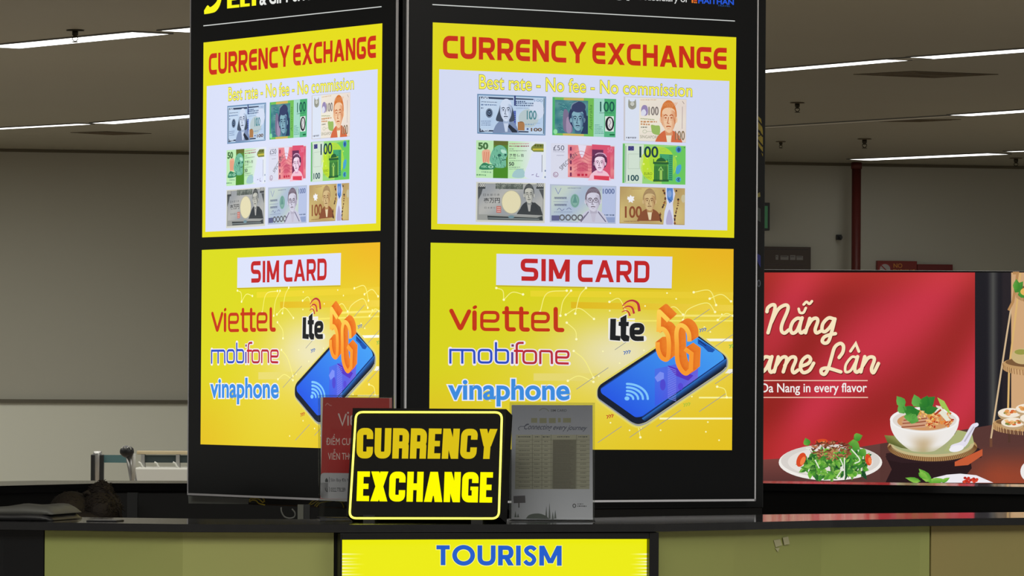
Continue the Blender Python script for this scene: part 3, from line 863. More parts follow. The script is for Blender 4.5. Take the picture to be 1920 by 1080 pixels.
# housing: square pillar cladding behind the displays
hz0 = 1.178
pil = thing('kiosk_pillar', 'square black pillar with yellow ornament carrying the two lit displays', 'pillar', K(.36, .43), TH)
def kb(b, u0, u1, d0, d1, z0, z1, bev=0): return b.box(u0 - .36, u1 - .36, d0 - .43, d1 - .43, z0, z1, bev)
u1h = .764; d1h = .838
kb(MB(), -.036, u1h, .022, d1h, hz0, ZT + .1, .002).build('pillar_cladding', M['housing'], pil)
kb(MB(), .2, .52, .25, .6, 0, hz0).build('pillar_core', M['dark'], pil)
kb(MB(), .17, .55, .22, .63, 0, .06).build('pillar_foot', M['black'], pil)
# ornament on cladding lower band and corner, on the left and right faces
def KL(px, py):  # left cladding face u=-.036
    P0 = K(-.036, 0); p = at_plane(px, py, P0, Ln); q = p - K(0, 0); return (q.dot(Rn), p.z)
def KR(px, py):  # right cladding face d=.022
    P0 = K(0, .022); p = at_plane(px, py, P0, Rn); q = p - K(0, 0); return (q.dot(Rd), p.z)
cv = Canvas(KL, .0002)
cv.frame(340, 880, 5.4)
gold = (252, 226, 60)
cv.poly([(70, 268), (690, 292), (680, 352), (75, 345)], (150, 156, 152))
for pts in ([(690, 330), (720, 312), (760, 318), (790, 345), (850, 360)], [(760, 290), (800, 310), (830, 335), (845, 300)], [(690, 318), (705, 296), (760, 296), (780, 300)], [(820, 292), (838, 300), (845, 330)],
            [(1280, 375), (1330, 350), (1360, 330), (1390, 310)], [(1370, 378), (1410, 340), (1480, 325), (1540, 318)], [(1290, 360), (1320, 330), (1350, 312)], [(1350, 370), (1375, 345), (1400, 330)], [(1600, 318), (1635, 350), (1648, 388)], [(1560, 318), (1600, 322), (1660, 330)]):
    cv.ribbon(smooth(pts, 5), 12, gold, 1)
cv.frame(700, 150, 3.085)
cv.poly([(158, 125), (175, 118), (196, 275), (178, 230), (165, 190)], (120, 122, 124), 1)
cv.ribbon(smooth([(165, 150), (175, 175), (182, 215), (194, 260)], 5), 4, (26, 27, 30), 2)
cv.poly([(155, 450), (175, 462), (196, 500), (194, 600), (172, 550), (158, 510)], (150, 134, 40), 1)
cv.frame()
cv.build('left_face_ornament', M['ornament'], pil, lambda u, v, e: (-.036 - .36 - .0004 - e, u - .43, v))
cv = Canvas(KR, .0002)
cv.frame(1360, 150, 2.4)
cv.poly([(135, 150), (160, 175), (168, 230), (168, 345), (150, 300), (135, 230)], (150, 132, 50), 1)
for y in (190, 235, 280, 310): cv.ribbon([(134, y - 25), (168, y + 20)], 7, (20, 18, 14), 2)
cv.ring(150, 240, 7, 12, 4, (20, 18, 14), 3)
cv.poly([(135, 515), (155, 505), (157, 525), (135, 530)], (140, 130, 70), 1)
cv.poly([(140, 570), (158, 580), (158, 640), (140, 630)], (70, 76, 74), 1)
cv.poly([(142, 780), (158, 790), (158, 845), (150, 830), (142, 810)], (50, 54, 130), 1)
cv.ring(150, 915, 6, 14, 4, (110, 116, 130), 1)
cv.frame()
cv.build('right_face_ornament', M['ornament'], pil, lambda u, v, e: (u - .36, .022 - .43 - .0004 - e, v))

# display
BZ = .053
disp = thing('digital_display', 'right hand lit display of the pillar, wide yellow currency and SIM card pages', 'display', (RX, D0, ZB), TH, 'portrait displays on the kiosk pillar')
cas = MB().box(-BZ, W + BZ, .001, .0195, 0, ZT - ZB, .003).build('casing', M['black'], disp)
ft = MB()
for (x0_, x1_, z0_, z1_) in ((-BZ - .0008, -BZ + .0018, 0, ZT - ZB), (W + BZ - .0018, W + BZ + .0008, 0, ZT - ZB), (-BZ, W + BZ, -.0005, .0034)):
    ft.box(x0_, x1_, -.0012, .003, z0_, z1_)
ft.build('polished_edge_trim', M['edge_glint'], disp)
scrn = MB().box(-BZ + .002, W + BZ - .002, -.0005, .001, .003, ZT - ZB - .003).build('screen', M['bezel'], disp)
def to_disp(u, v, e): return (u, -.0008 - e, v - ZB)
# --- header
hd = Canvas(Lp)
hd.ribbon([(382, 48.5), (716, 12.5)], 1.7, (205, 208, 205))
yel = (242, 238, 20)
hd.frame(340, 0, 4.5)
hd.poly(smooth([(195, 90), (225, 45), (250, 60), (300, 15), (330, -60), (350, -60), (330, 40), (295, 95), (250, 112), (197, 120)], 4), yel, 1)
hd.poly([(390, 72), (492, 62), (492, 38), (428, 44), (428, -70), (390, -66)], yel, 1)
for y in (0, -60): hd.poly([(425, 5 + y), (470, 0 + y), (470, -22 + y), (425, -18 + y)], yel, 1)
hd.poly([(500, 60), (580, 52), (580, 28), (538, 32), (538, -80), (500, -76)], yel, 1)
hd.poly([(598, 50), (634, 46), (634, -90), (598, -86)], yel, 1)
hd.frame()
hd.text('& GIFT SHOP', [(488, -13), (598, -25), (598, -3), (488, 9.5)], (226, 228, 224), bold=.03, L=1)
hd.mp = Rp
hd.text('a subsidiary of', [(1196, -12), (1289, -7), (1289, 8), (1196, 3)], (215, 216, 214), bold=.01, L=1)
hd.frame(1290, -20, 8)
for q in (((50, 150), (75, 151), (75, 205), (50, 202)), ((85, 152), (130, 155), (130, 178), (85, 176)), ((85, 185), (108, 187), (108, 208), (85, 206)), ((114, 186), (130, 188), (130, 210), (114, 208))):
    hd.poly(q, (226, 120, 40) if q[0][0] < 80 or q[0][1] > 184 else (206, 70, 40), 1)
hd.frame()
hd.text('HAITHAN', [(1309, -3.5), (1375, -.5), (1375, 9), (1309, 6)], (30, 84, 210), bold=.03, L=1)
hd.text('TRAVEL', [(1345, 9.2), (1369, 10.2), (1369, 13), (1345, 12)], (40, 84, 150), L=1)
hd.build('header_image', M['art'], scrn, to_disp)

# --- currency page
cy_ = Canvas(Rp)
Y1 = (222, 214, 18)
q0 = [Rp(811, 42), Rp(1380, 70), Rp(1376, 446), Rp(808, 430)]
cy_.poly([(811, 42), (1380, 70), (1376, 446), (808, 430)], Y1)
cy_.grad([(823, 130), (1367, 152), (1363, 432), (819.5, 419.5)], 8, 6, lambda u, v: mixc((214, 220, 242), (204, 212, 238), abs(u - .4)), 1)
cy_.layer(2)
KW = dict(w=.86, t=.225, r=.27, gap=.13, space=.38, widths={'Y': .95, 'X': .98, 'A': .98, 'N': .88, 'C': .8, 'E': .76})
cy_.caps('CURRENCY', [(830, 66.5), (1099, 79), (1099, 119), (830, 109)], (196, 42, 16), **KW)
cy_.caps('EXCHANGE', [(1110, 79.5), (1362, 90), (1362, 130.5), (1110, 119.5)], (196, 42, 16), **KW)
cy_.text('Best rate - No fee - No commission', [(898, 140), (1297, 158), (1297, 181.5), (898, 166.5)], (248, 242, 84), bold=.004, L=2, outline=(.028, (128, 122, 26)))

def N(quad, fr):
    """set up a note: frame is the zoom crop it was measured in"""
    cy_.frame(*fr)
# portrait from simple shapes: picture coordinates, face box cx,cy half sizes a,b
def portrait(c, cx, cy, a, b, skin, shade, line, hair, L, bald=False, long=False, coat=None, glasses=False, collar=None, hw=1.0):
    if coat:
        c.poly(smooth([(cx - a * 2.1, cy + b * 2.0), (cx - a * 1.5, cy + b * 1.25), (cx - a * .5, cy + b * .8), (cx + a * .5, cy + b * .8), (cx + a * 1.5, cy + b * 1.2), (cx + a * 2.1, cy + b * 2.0)], 4), coat, L)
    if collar: c.poly([(cx - a * .5, cy + b * .7), (cx + a * .5, cy + b * .7), (cx + a * .25, cy + b * 1.9), (cx - a * .1, cy + b * 1.9)], collar, L + 1)
    if long:
        c.poly(smooth([(cx - a * .9, cy - b * (.45 if bald else .9)), (cx - a * 1.15, cy + b * .1), (cx - a * 1.55, cy + b * .85), (cx - a * .7, cy + b * 1.0), (cx + a * .9, cy + b * 1.0), (cx + a * 1.4, cy + b * .8), (cx + a * 1.15, cy), (cx + a * .9, cy - b * (.45 if bald else .9))], 4), hair, L + 1)
    else:
        c.ell(cx, cy - b * .22, a * 1.1 * hw, b * 1.02, hair, L + 1)
        for sx in (-1, 1): c.ell(cx + sx * a * 1.02, cy + b * .1, a * .17, b * .2, skin, L + 1)
    c.poly([(cx - a * .45, cy + b * .5), (cx + a * .5, cy + b * .5), (cx + a * .55, cy + b * 1.15), (cx - a * .4, cy + b * 1.15)], shade, L + 2)
    face = smooth([(cx - a * .9, cy - b * .35), (cx - a * .72, cy - b * (.72 if bald else .6)), (cx - a * .3, cy - b * (.97 if bald else .72)), (cx + a * .3, cy - b * (.99 if bald else .72)), (cx + a * .76, cy - b * (.74 if bald else .58)), (cx + a * .92, cy - b * .3), (cx + a * .92, cy + b * .2), (cx + a * .6, cy + b * .75), (cx + a * .1, cy + b * .98), (cx - a * .45, cy + b * .8), (cx - a * .85, cy + b * .3)], 4, True)
    c.poly(face, skin, L + 3)
    sp_ = smooth([(cx + a * .25, cy - b * .55), (cx + a * .88, cy - b * .4), (cx + a * .92, cy + b * .2), (cx + a * .6, cy + b * .75), (cx + a * .12, cy + b * .96), (cx + a * .2, cy + b * .7), (cx + a * .4, cy + b * .4), (cx + a * .3, cy)], 4, True)
    c.poly(sp_, [mixc(skin, shade, sst(cx + a * .15, cx + a * .8, p[0])) for p in sp_], L + 4)
    c.poly(smooth([(cx - a * .88, cy - b * .3), (cx - a * .6, cy - b * .2), (cx - a * .7, cy + b * .2), (cx - a * .45, cy + b * .7), (cx - a * .8, cy + b * .3)], 3, True), mixc(skin, shade, .6), L + 4)
    for k in range(9):
        xx = cx - a * .9 + k * a * .22
        if not bald: c.ribbon(smooth([(xx, cy - b * .75 - .1 * b * sin(k)), (xx + a * .12, cy - b * .95), (xx + a * .3, cy - b * 1.08)], 3), b * .03, mixc(hair, skin, .45), L + 5)
    for sx in (-.42, .36):
        c.ribbon(smooth([(cx + (sx - .24) * a, cy - b * .17), (cx + sx * a, cy - b * .25), (cx + (sx + .24) * a, cy - b * .17)], 3), b * .07, line, L + 5)
        c.ell(cx + sx * a, cy - b * .04, a * .16, b * .055, line, L + 5, n=12)
        c.ribbon([(cx + (sx - .2) * a, cy + b * .1), (cx + (sx + .2) * a, cy + b * .1)], b * .03, mixc(line, skin, .5), L + 5)
        if glasses: c.ring(cx + sx * a, cy, a * .34, b * .16, b * .04, line, L + 6)
    c.ribbon(smooth([(cx - a * .02, cy - b * .1), (cx - a * .12, cy + b * .22), (cx - a * .2, cy + b * .32), (cx + a * .08, cy + b * .34)], 3), b * .05, line, L + 5)
    c.ribbon(smooth([(cx - a * .34, cy + b * .56), (cx - a * .05, cy + b * .53), (cx + a * .28, cy + b * .56)], 3), b * .08, line, L + 5)
    c.ribbon([(cx - a * .2, cy + b * .7), (cx + a * .15, cy + b * .7)], b * .035, mixc(line, skin, .5), L + 5)
    for k in range(5):
        c.ribbon([(cx + a * (.5 + k * .08), cy - b * .3 + k * b * .1), (cx + a * (.72 + k * .03), cy + b * .15 + k * b * .06)], b * .025, mixc(line, shade, .55), L + 5)
def micro(c, x0, y0, x1, h, col, L, seed=0, sl=0):
    r = random.Random(seed); x = x0
    while x < x1:
        w = r.uniform(h * .5, h * 1.6); w = min(w, x1 - x)
        yy = y0 + sl * (x - x0)
        c.rect(x, yy, x + w, yy + h * r.uniform(.7, 1), col, L); x += w + h * .45

c = cy_
# note 1: blue
c.setclip(((894, 176), (1023.6, 181), (1022, 254), (894, 251)))
c.frame(880, 170, 6.355)
c.poly([(90, 38), (912, 70), (902, 538), (90, 512)], (106, 140, 176), 2)
c.grad([(104, 55), (896, 86), (888, 522), (104, 496)], 10, 6, lambda u, v: mixc((176, 200, 228), (196, 214, 234), sin(u * 9) * sin(v * 7) * .5 + .5), 3)
c.poly([(118, 70), (520, 88), (520, 112), (118, 92)], (54, 66, 92), 4); c.poly([(540, 88), (760, 98), (760, 112), (540, 106)], (54, 66, 92), 4)
c.poly([(112, 72), (122, 72), (122, 495), (112, 495)], (60, 76, 100), 4); c.poly([(112, 484), (700, 500), (700, 484), (230, 470)], (50, 60, 84), 4)
c.poly([(880, 90), (892, 90), (886, 515), (874, 515)], (84, 112, 130), 4); c.poly([(112, 440), (180, 490), (112, 495)], (52, 60, 80), 4)
c.text('100', [(126, 74), (222, 78), (222, 106), (126, 102)], (200, 214, 232), bold=.03, L=5); c.text('100', [(132, 455), (228, 458), (228, 482), (132, 479)], (190, 206, 226), bold=.03, L=5)
c.ell(800, 235, 88, 110, (206, 216, 236), 4); c.ell(700, 330, 120, 110, (180, 196, 200), 4)
c.ell(232, 267, 41, 55, (40, 52, 74), 5); c.ring(232, 267, 33, 46, 4, (150, 176, 206), 6); c.ell(232, 265, 20, 24, (92, 116, 146), 6)
c.ribbon([(218, 255), (232, 275), (246, 255)], 7, (24, 30, 46), 7)
micro(c, 135, 128, 325, 10, (60, 76, 110), 5, 1, .04); micro(c, 135, 160, 320, 16, (96, 120, 160), 5, 2, .03); micro(c, 135, 200, 160, 16, (60, 76, 110), 5, 3)
for y in (360, 382, 406): micro(c, 135, y, 250, 9, (80, 100, 140), 5, y)
for y, x1 in ((122, 660), (142, 760), (168, 755)): micro(c, 548, y, x1, 16, (64, 84, 120), 5, y, .02)
micro(c, 555, 205, 700, 8, (120, 140, 170), 5, 8)
c.rect(521, 240, 550, 470, (62, 82, 160), 5); c.rect(528, 60, 548, 180, (50, 64, 120), 5)
for y in range(250, 460, 26): c.rect(526, y, 545, y + 10, (110, 130, 200), 6)
portrait(c, 428, 235, 76, 135, (204, 216, 236), (160, 178, 206), (48, 60, 84), (62, 74, 92), 6, bald=True, long=True, coat=(120, 138, 172), collar=(196, 208, 230))
c.poly([(468, 400), (560, 480), (560, 500), (500, 498), (450, 430)], (36, 44, 60), 13)
c.trect('100', 680, 240, 792, 342, (70, 130, 140), bold=.02, L=6); c.rect(706, 250, 716, 335, (70, 130, 140), 7)
c.poly([(570, 372), (640, 374), (652, 400), (652, 476), (572, 474)], (168, 120, 76), 6); c.rect(590, 368, 630, 378, (130, 90, 60), 7)
c.trect('100', 730, 446, 856, 484, (110, 92, 84), bold=.04, L=6); c.text('100', [(768, 100), (868, 104), (868, 136), (768, 132)], (150, 170, 200), bold=.02, L=6)
c.ell(688, 458, 12, 12, (70, 90, 140), 6); micro(c, 660, 395, 760, 18, (130, 160, 190), 6, 11); micro(c, 760, 385, 840, 8, (140, 165, 190), 6, 12)
# note 2: green
c.setclip(((1035, 181.6), (1155, 185.4), (1153, 257.7), (1034.5, 253.4)))
c.frame(1020, 170, 6.353)
c.poly([(98, 75), (856, 100), (850, 557), (94, 532)], (72, 170, 110), 2)
c.poly([(125, 78), (590, 93), (585, 548), (122, 535)], (112, 186, 84), 3)
c.poly([(230, 84), (470, 90), (468, 120), (230, 112)], (206, 176, 90), 4); c.poly([(220, 505), (470, 515), (468, 545), (220, 538)], (200, 180, 90), 4)
c.grad([(125, 108), (520, 122), (518, 520), (122, 505)], 12, 10, lambda u, v: mixc((44, 110, 124), (96, 150, 150), .5 + .5 * sin(u * 11 + v * 6) * sin(v * 13 - u * 4)), 5)
for i in range(40):
    x = rnd.uniform(130, 300); y = rnd.uniform(140, 480)
    c.ribbon(smooth([(x, y), (x + 14, y - 10), (x + 30, y + 4)], 3), 4, rnd.choice([(36, 86, 104), (120, 176, 170), (60, 130, 130)]), 6)
c.poly(smooth([(228, 240), (262, 225), (300, 300), (325, 400), (330, 495), (240, 490), (218, 380)], 4, True), (120, 110, 140), 7); c.poly(smooth([(262, 330), (310, 330), (318, 490), (262, 490)], 4, True), (158, 140, 170), 8)
portrait(c, 392, 340, 78, 142, (130, 172, 188), (62, 96, 128), (28, 44, 76), (42, 54, 92), 9, coat=None, long=False, hw=1.25)
c.ell(398, 195, 88, 66, (50, 62, 100), 15); c.poly(smooth([(305, 200), (330, 150), (400, 128), (330, 170), (312, 230)], 4), (116, 140, 160), 16)
c.poly([(440, 300), (515, 300), (515, 515), (430, 515), (460, 440)], (36, 58, 92), 9)
c.poly([(590, 93), (715, 97), (712, 552), (585, 548)], (160, 212, 196), 4); c.poly([(712, 385), (855, 390), (850, 557), (710, 553)], (84, 176, 128), 4)
c.trect('100', 662, 132, 832, 250, (20, 84, 74), bold=.012, L=6); micro(c, 655, 262, 830, 9, (30, 96, 80), 6, 21)
c.poly([(722, 305), (826, 305), (826, 488), (722, 485)], (214, 228, 222), 5); c.ell(776, 395, 52, 86, (28, 22, 36), 6); c.ell(780, 392, 30, 66, (214, 214, 214), 7); c.ribbon([(770, 345), (790, 380), (765, 420), (790, 450)], 7, (120, 116, 130), 8)
for y, w in ((405, 60), (428, 95), (448, 80), (466, 95), (486, 100), (505, 105)): micro(c, 598, y, 598 + w, 9, (70, 140, 130), 6, y)
c.rect(775, 516, 836, 536, (24, 110, 70), 6)
c.text('Australia', [(530, 470), (530, 170), (568, 170), (568, 470)], (70, 130, 60), L=6, shear=.2)
c.ell(130, 488, 24, 30, (140, 220, 160), 6)
# note 3: pale orange
c.setclip(((1168.8, 181), (1286.7, 186), (1285.5, 267.7), (1168.5, 263.7)))
c.frame(1090, 170, 6.0)
c.poly([(472, 65), (1182, 96), (1172, 586), (468, 562)], (198, 194, 198), 2); c.poly([(490, 72), (650, 80), (645, 560), (488, 558)], (214, 222, 238), 3)
c.grad([(650, 80), (1178, 100), (1170, 580), (645, 562)], 8, 6, lambda u, v: mixc((232, 226, 210), (222, 206, 200), u * .6 + .2 * sin(v * 9)), 3)
c.poly(smooth([(530, 95), (545, 120), (590, 120), (605, 95), (612, 140), (608, 190), (568, 212), (528, 190), (522, 140)], 3, True), (150, 152, 140), 4); c.ell(568, 150, 22, 26, (196, 198, 190), 5); c.ribbon([(545, 165), (568, 185), (592, 165)], 7, (120, 120, 110), 6)
micro(c, 500, 520, 618, 20, (110, 112, 124), 4, 31); micro(c, 660, 98, 840, 12, (206, 178, 150), 4, 32)
c.poly(smooth([(668, 210), (690, 165), (730, 170), (746, 220), (735, 275), (680, 278)], 4, True), (148, 134, 176), 4); c.poly(smooth([(675, 225), (705, 210), (725, 250), (700, 285), (668, 275)], 4, True), (214, 216, 232), 5)
c.trect('100', 752, 182, 862, 276, (110, 100, 96), bold=.015, L=5)
for x in (768, 800, 838): c.rect(x, 195, x + 6, 268, (190, 182, 176), 6)
micro(c, 662, 310, 815, 12, (150, 160, 110), 5, 33, .08); micro(c, 662, 340, 845, 20, (196, 140, 96), 5, 34, .02); micro(c, 662, 368, 765, 18, (196, 140, 96), 5, 35, .06); micro(c, 665, 405, 740, 14, (130, 130, 120), 5, 36)
c.poly(smooth([(780, 385), (830, 392), (878, 400), (876, 490), (845, 498), (795, 478), (782, 430)], 3, True), (150, 182, 96), 5)
c.ring(708, 460, 22, 18, 5, (170, 180, 150), 5); c.ribbon([(730, 460), (790, 458)], 4, (170, 180, 150), 5)
c.text('SINGAPORE', [(655, 500), (865, 508), (865, 540), (655, 534)], (140, 140, 120), L=5)
portrait(c, 975, 313, 84, 166, (234, 196, 160), (214, 148, 106), (178, 92, 50), (206, 116, 54), 6, coat=(206, 104, 66), collar=(232, 224, 200))
c.trect('100', 1045, 455, 1152, 556, (130, 110, 84), bold=.015, L=14)
for x in (1060, 1092, 1128): c.rect(x, 470, x + 5, 545, (206, 180, 150), 16)
c.ribbon([(1132, 180), (1128, 430)], 7, (176, 160, 160), 5); c.ribbon([(1130, 118), (1152, 150)], 5, (130, 110, 110), 5)
# note 4: green lion
c.setclip(((892, 262.9), (1023.6, 266.3), (1023, 336), (891, 333.2)))
c.frame(880, 170, 6.355)
c.grad([(78, 590), (912, 612), (906, 1055), (74, 1038)], 16, 8, lambda u, v: mixc((186, 228, 176), (222, 228, 234), sst(.5, .85, u)), 2)
c.poly([(285, 596), (458, 602), (454, 1046), (278, 1042)], (84, 130, 48), 3)
c.poly([(285, 596), (458, 602), (458, 650), (285, 650)], (96, 104, 44), 4); c.poly([(282, 925), (456, 915), (454, 1046), (278, 1042)], (70, 136, 36), 4)
c.trect('50', 104, 622, 214, 696, (70, 112, 66), bold=.05, L=5)
c.poly(smooth([(152, 715), (235, 705), (245, 780), (230, 870), (200, 850), (160, 860), (148, 790)], 3, True), (226, 170, 140), 4)
for x in (165, 190, 215): c.ribbon([(x + 8, 730), (x, 850)], 8, (206, 120, 92), 5)
c.poly(smooth([(235, 830), (265, 720), (310, 665), (370, 650), (430, 690), (446, 760), (430, 815), (425, 910), (330, 920), (290, 900)], 4, True), (110, 180, 150), 6)
for i in range(46):
    x = rnd.uniform(265, 420); y = rnd.uniform(670, 900)
    if x + y * .2 < 400 and y < 700: continue
    c.ribbon(smooth([(x, y), (x + 12, y + 10), (x + 8, y + 28)], 3), 5, rnd.choice([(60, 130, 110), (160, 214, 190), (84, 154, 130), (40, 100, 84)]), 7)
c.ell(352, 770, 22, 16, (40, 96, 84), 8); c.ell(424, 765, 14, 10, (30, 80, 70), 8); c.ribbon([(380, 830), (430, 822)], 9, (30, 84, 72), 8); c.poly(smooth([(370, 700), (425, 715), (430, 745), (380, 742)], 3, True), (176, 222, 200), 8)
c.poly(smooth([(110, 935), (160, 860), (230, 875), (290, 890), (300, 920), (260, 940)], 3, True), (52, 128, 92), 8); c.ell(248, 908, 32, 17, (170, 220, 190), 9); c.ell(248, 908, 18, 9, (70, 140, 104), 10); c.trect('HSBC', 135, 892, 205, 918, (150, 214, 176), bold=.02, L=9)
for y, x1, cc in ((628, 705, (190, 84, 110)), (655, 705, (150, 60, 90)), (690, 525, (110, 110, 110)), (713, 680, (110, 116, 110)), (800, 545, (90, 96, 96)), (830, 630, (130, 160, 130)), (908, 600, (110, 130, 120)), (930, 640, (140, 170, 150))): micro(c, 470, y, x1, 10 if y != 655 else 15, cc, 5, y)
for i, x in enumerate((470, 516, 562, 608)):
    c.trect('港幣伍拾'[i], x, 752, x + 36, 790, (60, 64, 70), bold=.01, L=5)
c.trect('50', 468, 852, 526, 894, (60, 70, 70), bold=.03, L=5)
c.poly([(735, 670), (780, 632), (880, 636), (880, 730), (760, 728), (728, 700)], (122, 132, 60), 5); c.rect(750, 690, 880, 710, (196, 186, 70), 6); micro(c, 770, 645, 875, 24, (80, 84, 40), 6, 41)
c.poly(smooth([(745, 740), (800, 730), (850, 745), (862, 850), (860, 1040), (700, 1045), (650, 1000), (690, 880), (720, 800)], 4, True), (216, 222, 242), 6)
c.poly(smooth([(510, 1030), (530, 960), (600, 930), (650, 960), (640, 1035)], 4, True), (160, 196, 200), 5)
c.ribbon([(860, 765), (858, 970)], 6, (110, 112, 120), 7); c.ribbon(smooth([(735, 1005), (760, 1000)], 2), 8, (130, 116, 160), 7); c.ribbon(smooth([(800, 985), (790, 1020), (825, 1025)], 3), 7, (130, 116, 160), 7)
micro(c, 140, 960, 260, 16, (120, 160, 130), 5, 43, .05); micro(c, 80, 995, 200, 18, (90, 140, 100), 5, 44, .05); c.ell(898, 955, 9, 12, (120, 136, 170), 7); c.ell(896, 1030, 9, 12, (120, 136, 170), 7)
# note 5: red
c.setclip(((1032, 268.3), (1154, 272), (1153.3, 342.5), (1032, 339)))
c.frame(1020, 170, 6.353)
c.poly([(78, 622), (860, 650), (855, 1062), (76, 1045)], (214, 216, 232), 2)
c.trect('£50', 105, 652, 236, 712, (84, 84, 104), bold=.0, L=4)
micro(c, 102, 724, 240, 5, (130, 130, 150), 4, 51, .02); micro(c, 145, 768, 236, 8, (150, 150, 170), 4, 52); c.ring(134, 1000, 28, 28, 7, (150, 110, 140), 4); c.ribbon(ell(134, 1000, 13, 13, a1=4.5), 6, (150, 110, 140), 4)
c.grad([(280, 645), (835, 665), (830, 1052), (280, 1030)], 16, 8, lambda u, v: mixc((238, 168, 160), (206, 72, 104), .35 * u + .3 + .3 * sin(u * 14 + v * 5) * sin(v * 10)), 3)
c.poly([(566, 640), (786, 652), (786, 1070), (570, 1050)], (214, 80, 110), 4)
c.poly([(400, 648), (500, 655), (470, 770), (445, 805), (420, 750)], (226, 218, 236), 5)
for k in range(6): c.ribbon(smooth([(330 + k * 4, 760 + k * 40), (440, 720 + k * 40), (540, 770 + k * 38), (640, 760 + k * 30)], 5), 4, (170, 50, 84), 6)
for x in range(395, 520, 18): c.rect(x, 880, x + 9, 960, (186, 66, 96), 6)
c.poly([(380, 880), (450, 850), (530, 880)], (196, 84, 110), 7); micro(c, 390, 990, 510, 30, (190, 40, 70), 6, 53)
for y in (670, 750, 830, 905, 975): c.rect(302, y, 324, y + 45, (120, 44, 84), 6)
c.poly([(566, 700), (700, 706), (700, 990), (562, 985)], (104, 44, 84), 6)
portrait(c, 655, 862, 66, 104, (236, 214, 230), (220, 160, 190), (92, 40, 80), (84, 40, 76), 7, coat=(236, 190, 206), hw=1.25)
c.ribbon(smooth([(600, 765), (640, 745), (700, 752), (735, 790)], 4), 12, (206, 160, 190), 14)
c.poly([(585, 1010), (770, 1020), (765, 1072), (585, 1055)], (216, 60, 84), 12)
c.text('SPECIMEN', [(170, 915), (360, 735), (388, 770), (205, 950)], (90, 90, 96), L=8)
c.trect('50', 745, 680, 804, 735, (226, 120, 150), bold=.02, L=14); c.ribbon([(826, 700), (822, 940)], 6, (176, 84, 120), 8)
# note 6: green arch
c.setclip(((1166.5, 268.6), (1285, 273.5), (1284.7, 346.6), (1165.9, 343.8)))
c.frame(1090, 170, 6.0)
c.poly([(462, 590), (1172, 622), (1166, 1060), (456, 1040)], (150, 210, 120), 2)
c.poly([(488, 598), (700, 606), (680, 1045), (480, 1038)], (206, 222, 206), 3); c.rect(462, 600, 484, 1035, (96, 176, 100), 3); c.ribbon([(496, 620), (492, 1030)], 6, (70, 130, 110), 4)
c.ell(860, 830, 208, 200, (186, 220, 50), 3, n=44); c.poly([(880, 640), (1168, 625), (1166, 1055), (900, 1050)], (104, 196, 92), 3)
c.ell(900, 800, 140, 165, (170, 214, 60), 4, n=40)
c.rect(522, 624, 586, 674, (48, 44, 120), 5); c.ring(554, 649, 16, 14, 4, (110, 110, 140), 6)
for (a, b_, e_, f_) in ((520, 712, 650, 716), (520, 876, 650, 880), (520, 712, 524, 880), (648, 712, 652, 880)): c.rect(a, b_, e_, f_, (170, 186, 170), 5)
c.trect('100', 650, 630, 856, 750, (24, 60, 70), bold=.02, L=7); c.trect('100', 520, 950, 638, 1014, (36, 76, 84), bold=.025, L=7)
c.trect('EURO', 702, 920, 790, 950, (110, 140, 40), bold=.01, L=7); c.trect('EYPO', 702, 965, 785, 992, (130, 160, 50), L=7)
c.poly([(876, 712), (1026, 720), (1020, 1015), (970, 1010), (970, 790), (876, 780)], (64, 160, 110), 6)
for y in range(730, 1000, 22): c.rect(980, y, 1015, y + 9, (40, 120, 84), 7)
dkg = (36, 92, 50)
c.poly(smooth([(830, 800), (850, 770), (890, 755), (930, 770), (950, 800)], 4), dkg, 8); c.poly([(800, 800), (975, 806), (975, 830), (800, 824)], dkg, 8)
c.poly([(812, 824), (965, 830), (965, 1020), (808, 1012)], (70, 140, 60), 8)
for x in (815, 838, 862, 905, 930, 950): c.rect(x, 850, x + 10, 1010, dkg, 9)
c.ribbon(smooth([(862, 900), (885, 862), (912, 900)], 4), 9, (150, 200, 110), 10); c.rect(872, 895, 904, 1008, (150, 196, 90), 10); c.rect(800, 1000, 975, 1024, dkg, 10); c.ribbon([(806, 770), (808, 824)], 8, dkg, 8); c.ribbon([(960, 770), (962, 824)], 8, dkg, 8); c.ribbon([(890, 735), (890, 760)], 6, dkg, 8)
c.ell(1088, 662, 32, 38, (70, 140, 190), 6); c.ell(1090, 665, 17, 24, (36, 80, 140), 7); c.poly(smooth([(1062, 860), (1110, 830), (1118, 880), (1090, 935), (1060, 930)], 3, True), (70, 160, 200), 6); c.ell(1085, 1000, 32, 32, (80, 170, 190), 6); c.trect('€', 1066, 980, 1104, 1020, (20, 60, 120), bold=.03, L=7)
c.ring(915, 670, 30, 18, 4, (150, 190, 90), 6); c.rect(1148, 636, 1160, 646, (70, 120, 60), 6); c.ell(695, 825, 12, 12, (226, 236, 120), 6)
for (x, y) in ((735, 760), (1060, 740), (740, 880)): c.ell(x, y, 8, 8, (206, 230, 110), 6)
# note 7: grey
c.setclip(((892, 341), (1022, 343.2), (1020.7, 418.4), (891, 417)))
c.frame(880, 330, 4.465)
c.poly([(55, 48), (635, 60), (628, 396), (50, 384)], (206, 206, 194), 2); c.poly([(68, 60), (622, 70), (615, 378), (62, 368)], (150, 152, 148), 3)
c.grad([(80, 66), (615, 78), (608, 330), (76, 320)], 10, 5, lambda u, v: mixc((176, 176, 172), (150, 154, 158), .5 + .5 * sin(u * 8 + v * 5)), 4)
c.ell(347, 218, 80, 96, (222, 214, 176), 6, n=40); c.ring(347, 218, 80, 96, 5, (180, 176, 150), 7)
c.poly([(215, 62), (445, 66), (445, 112), (215, 108)], (92, 100, 94), 6)
for i in range(30):
    x = rnd.uniform(220, 435); y = rnd.uniform(68, 104); c.ring(x, y, 9, 7, 3, rnd.choice([(60, 66, 62), (150, 156, 146)]), 7)
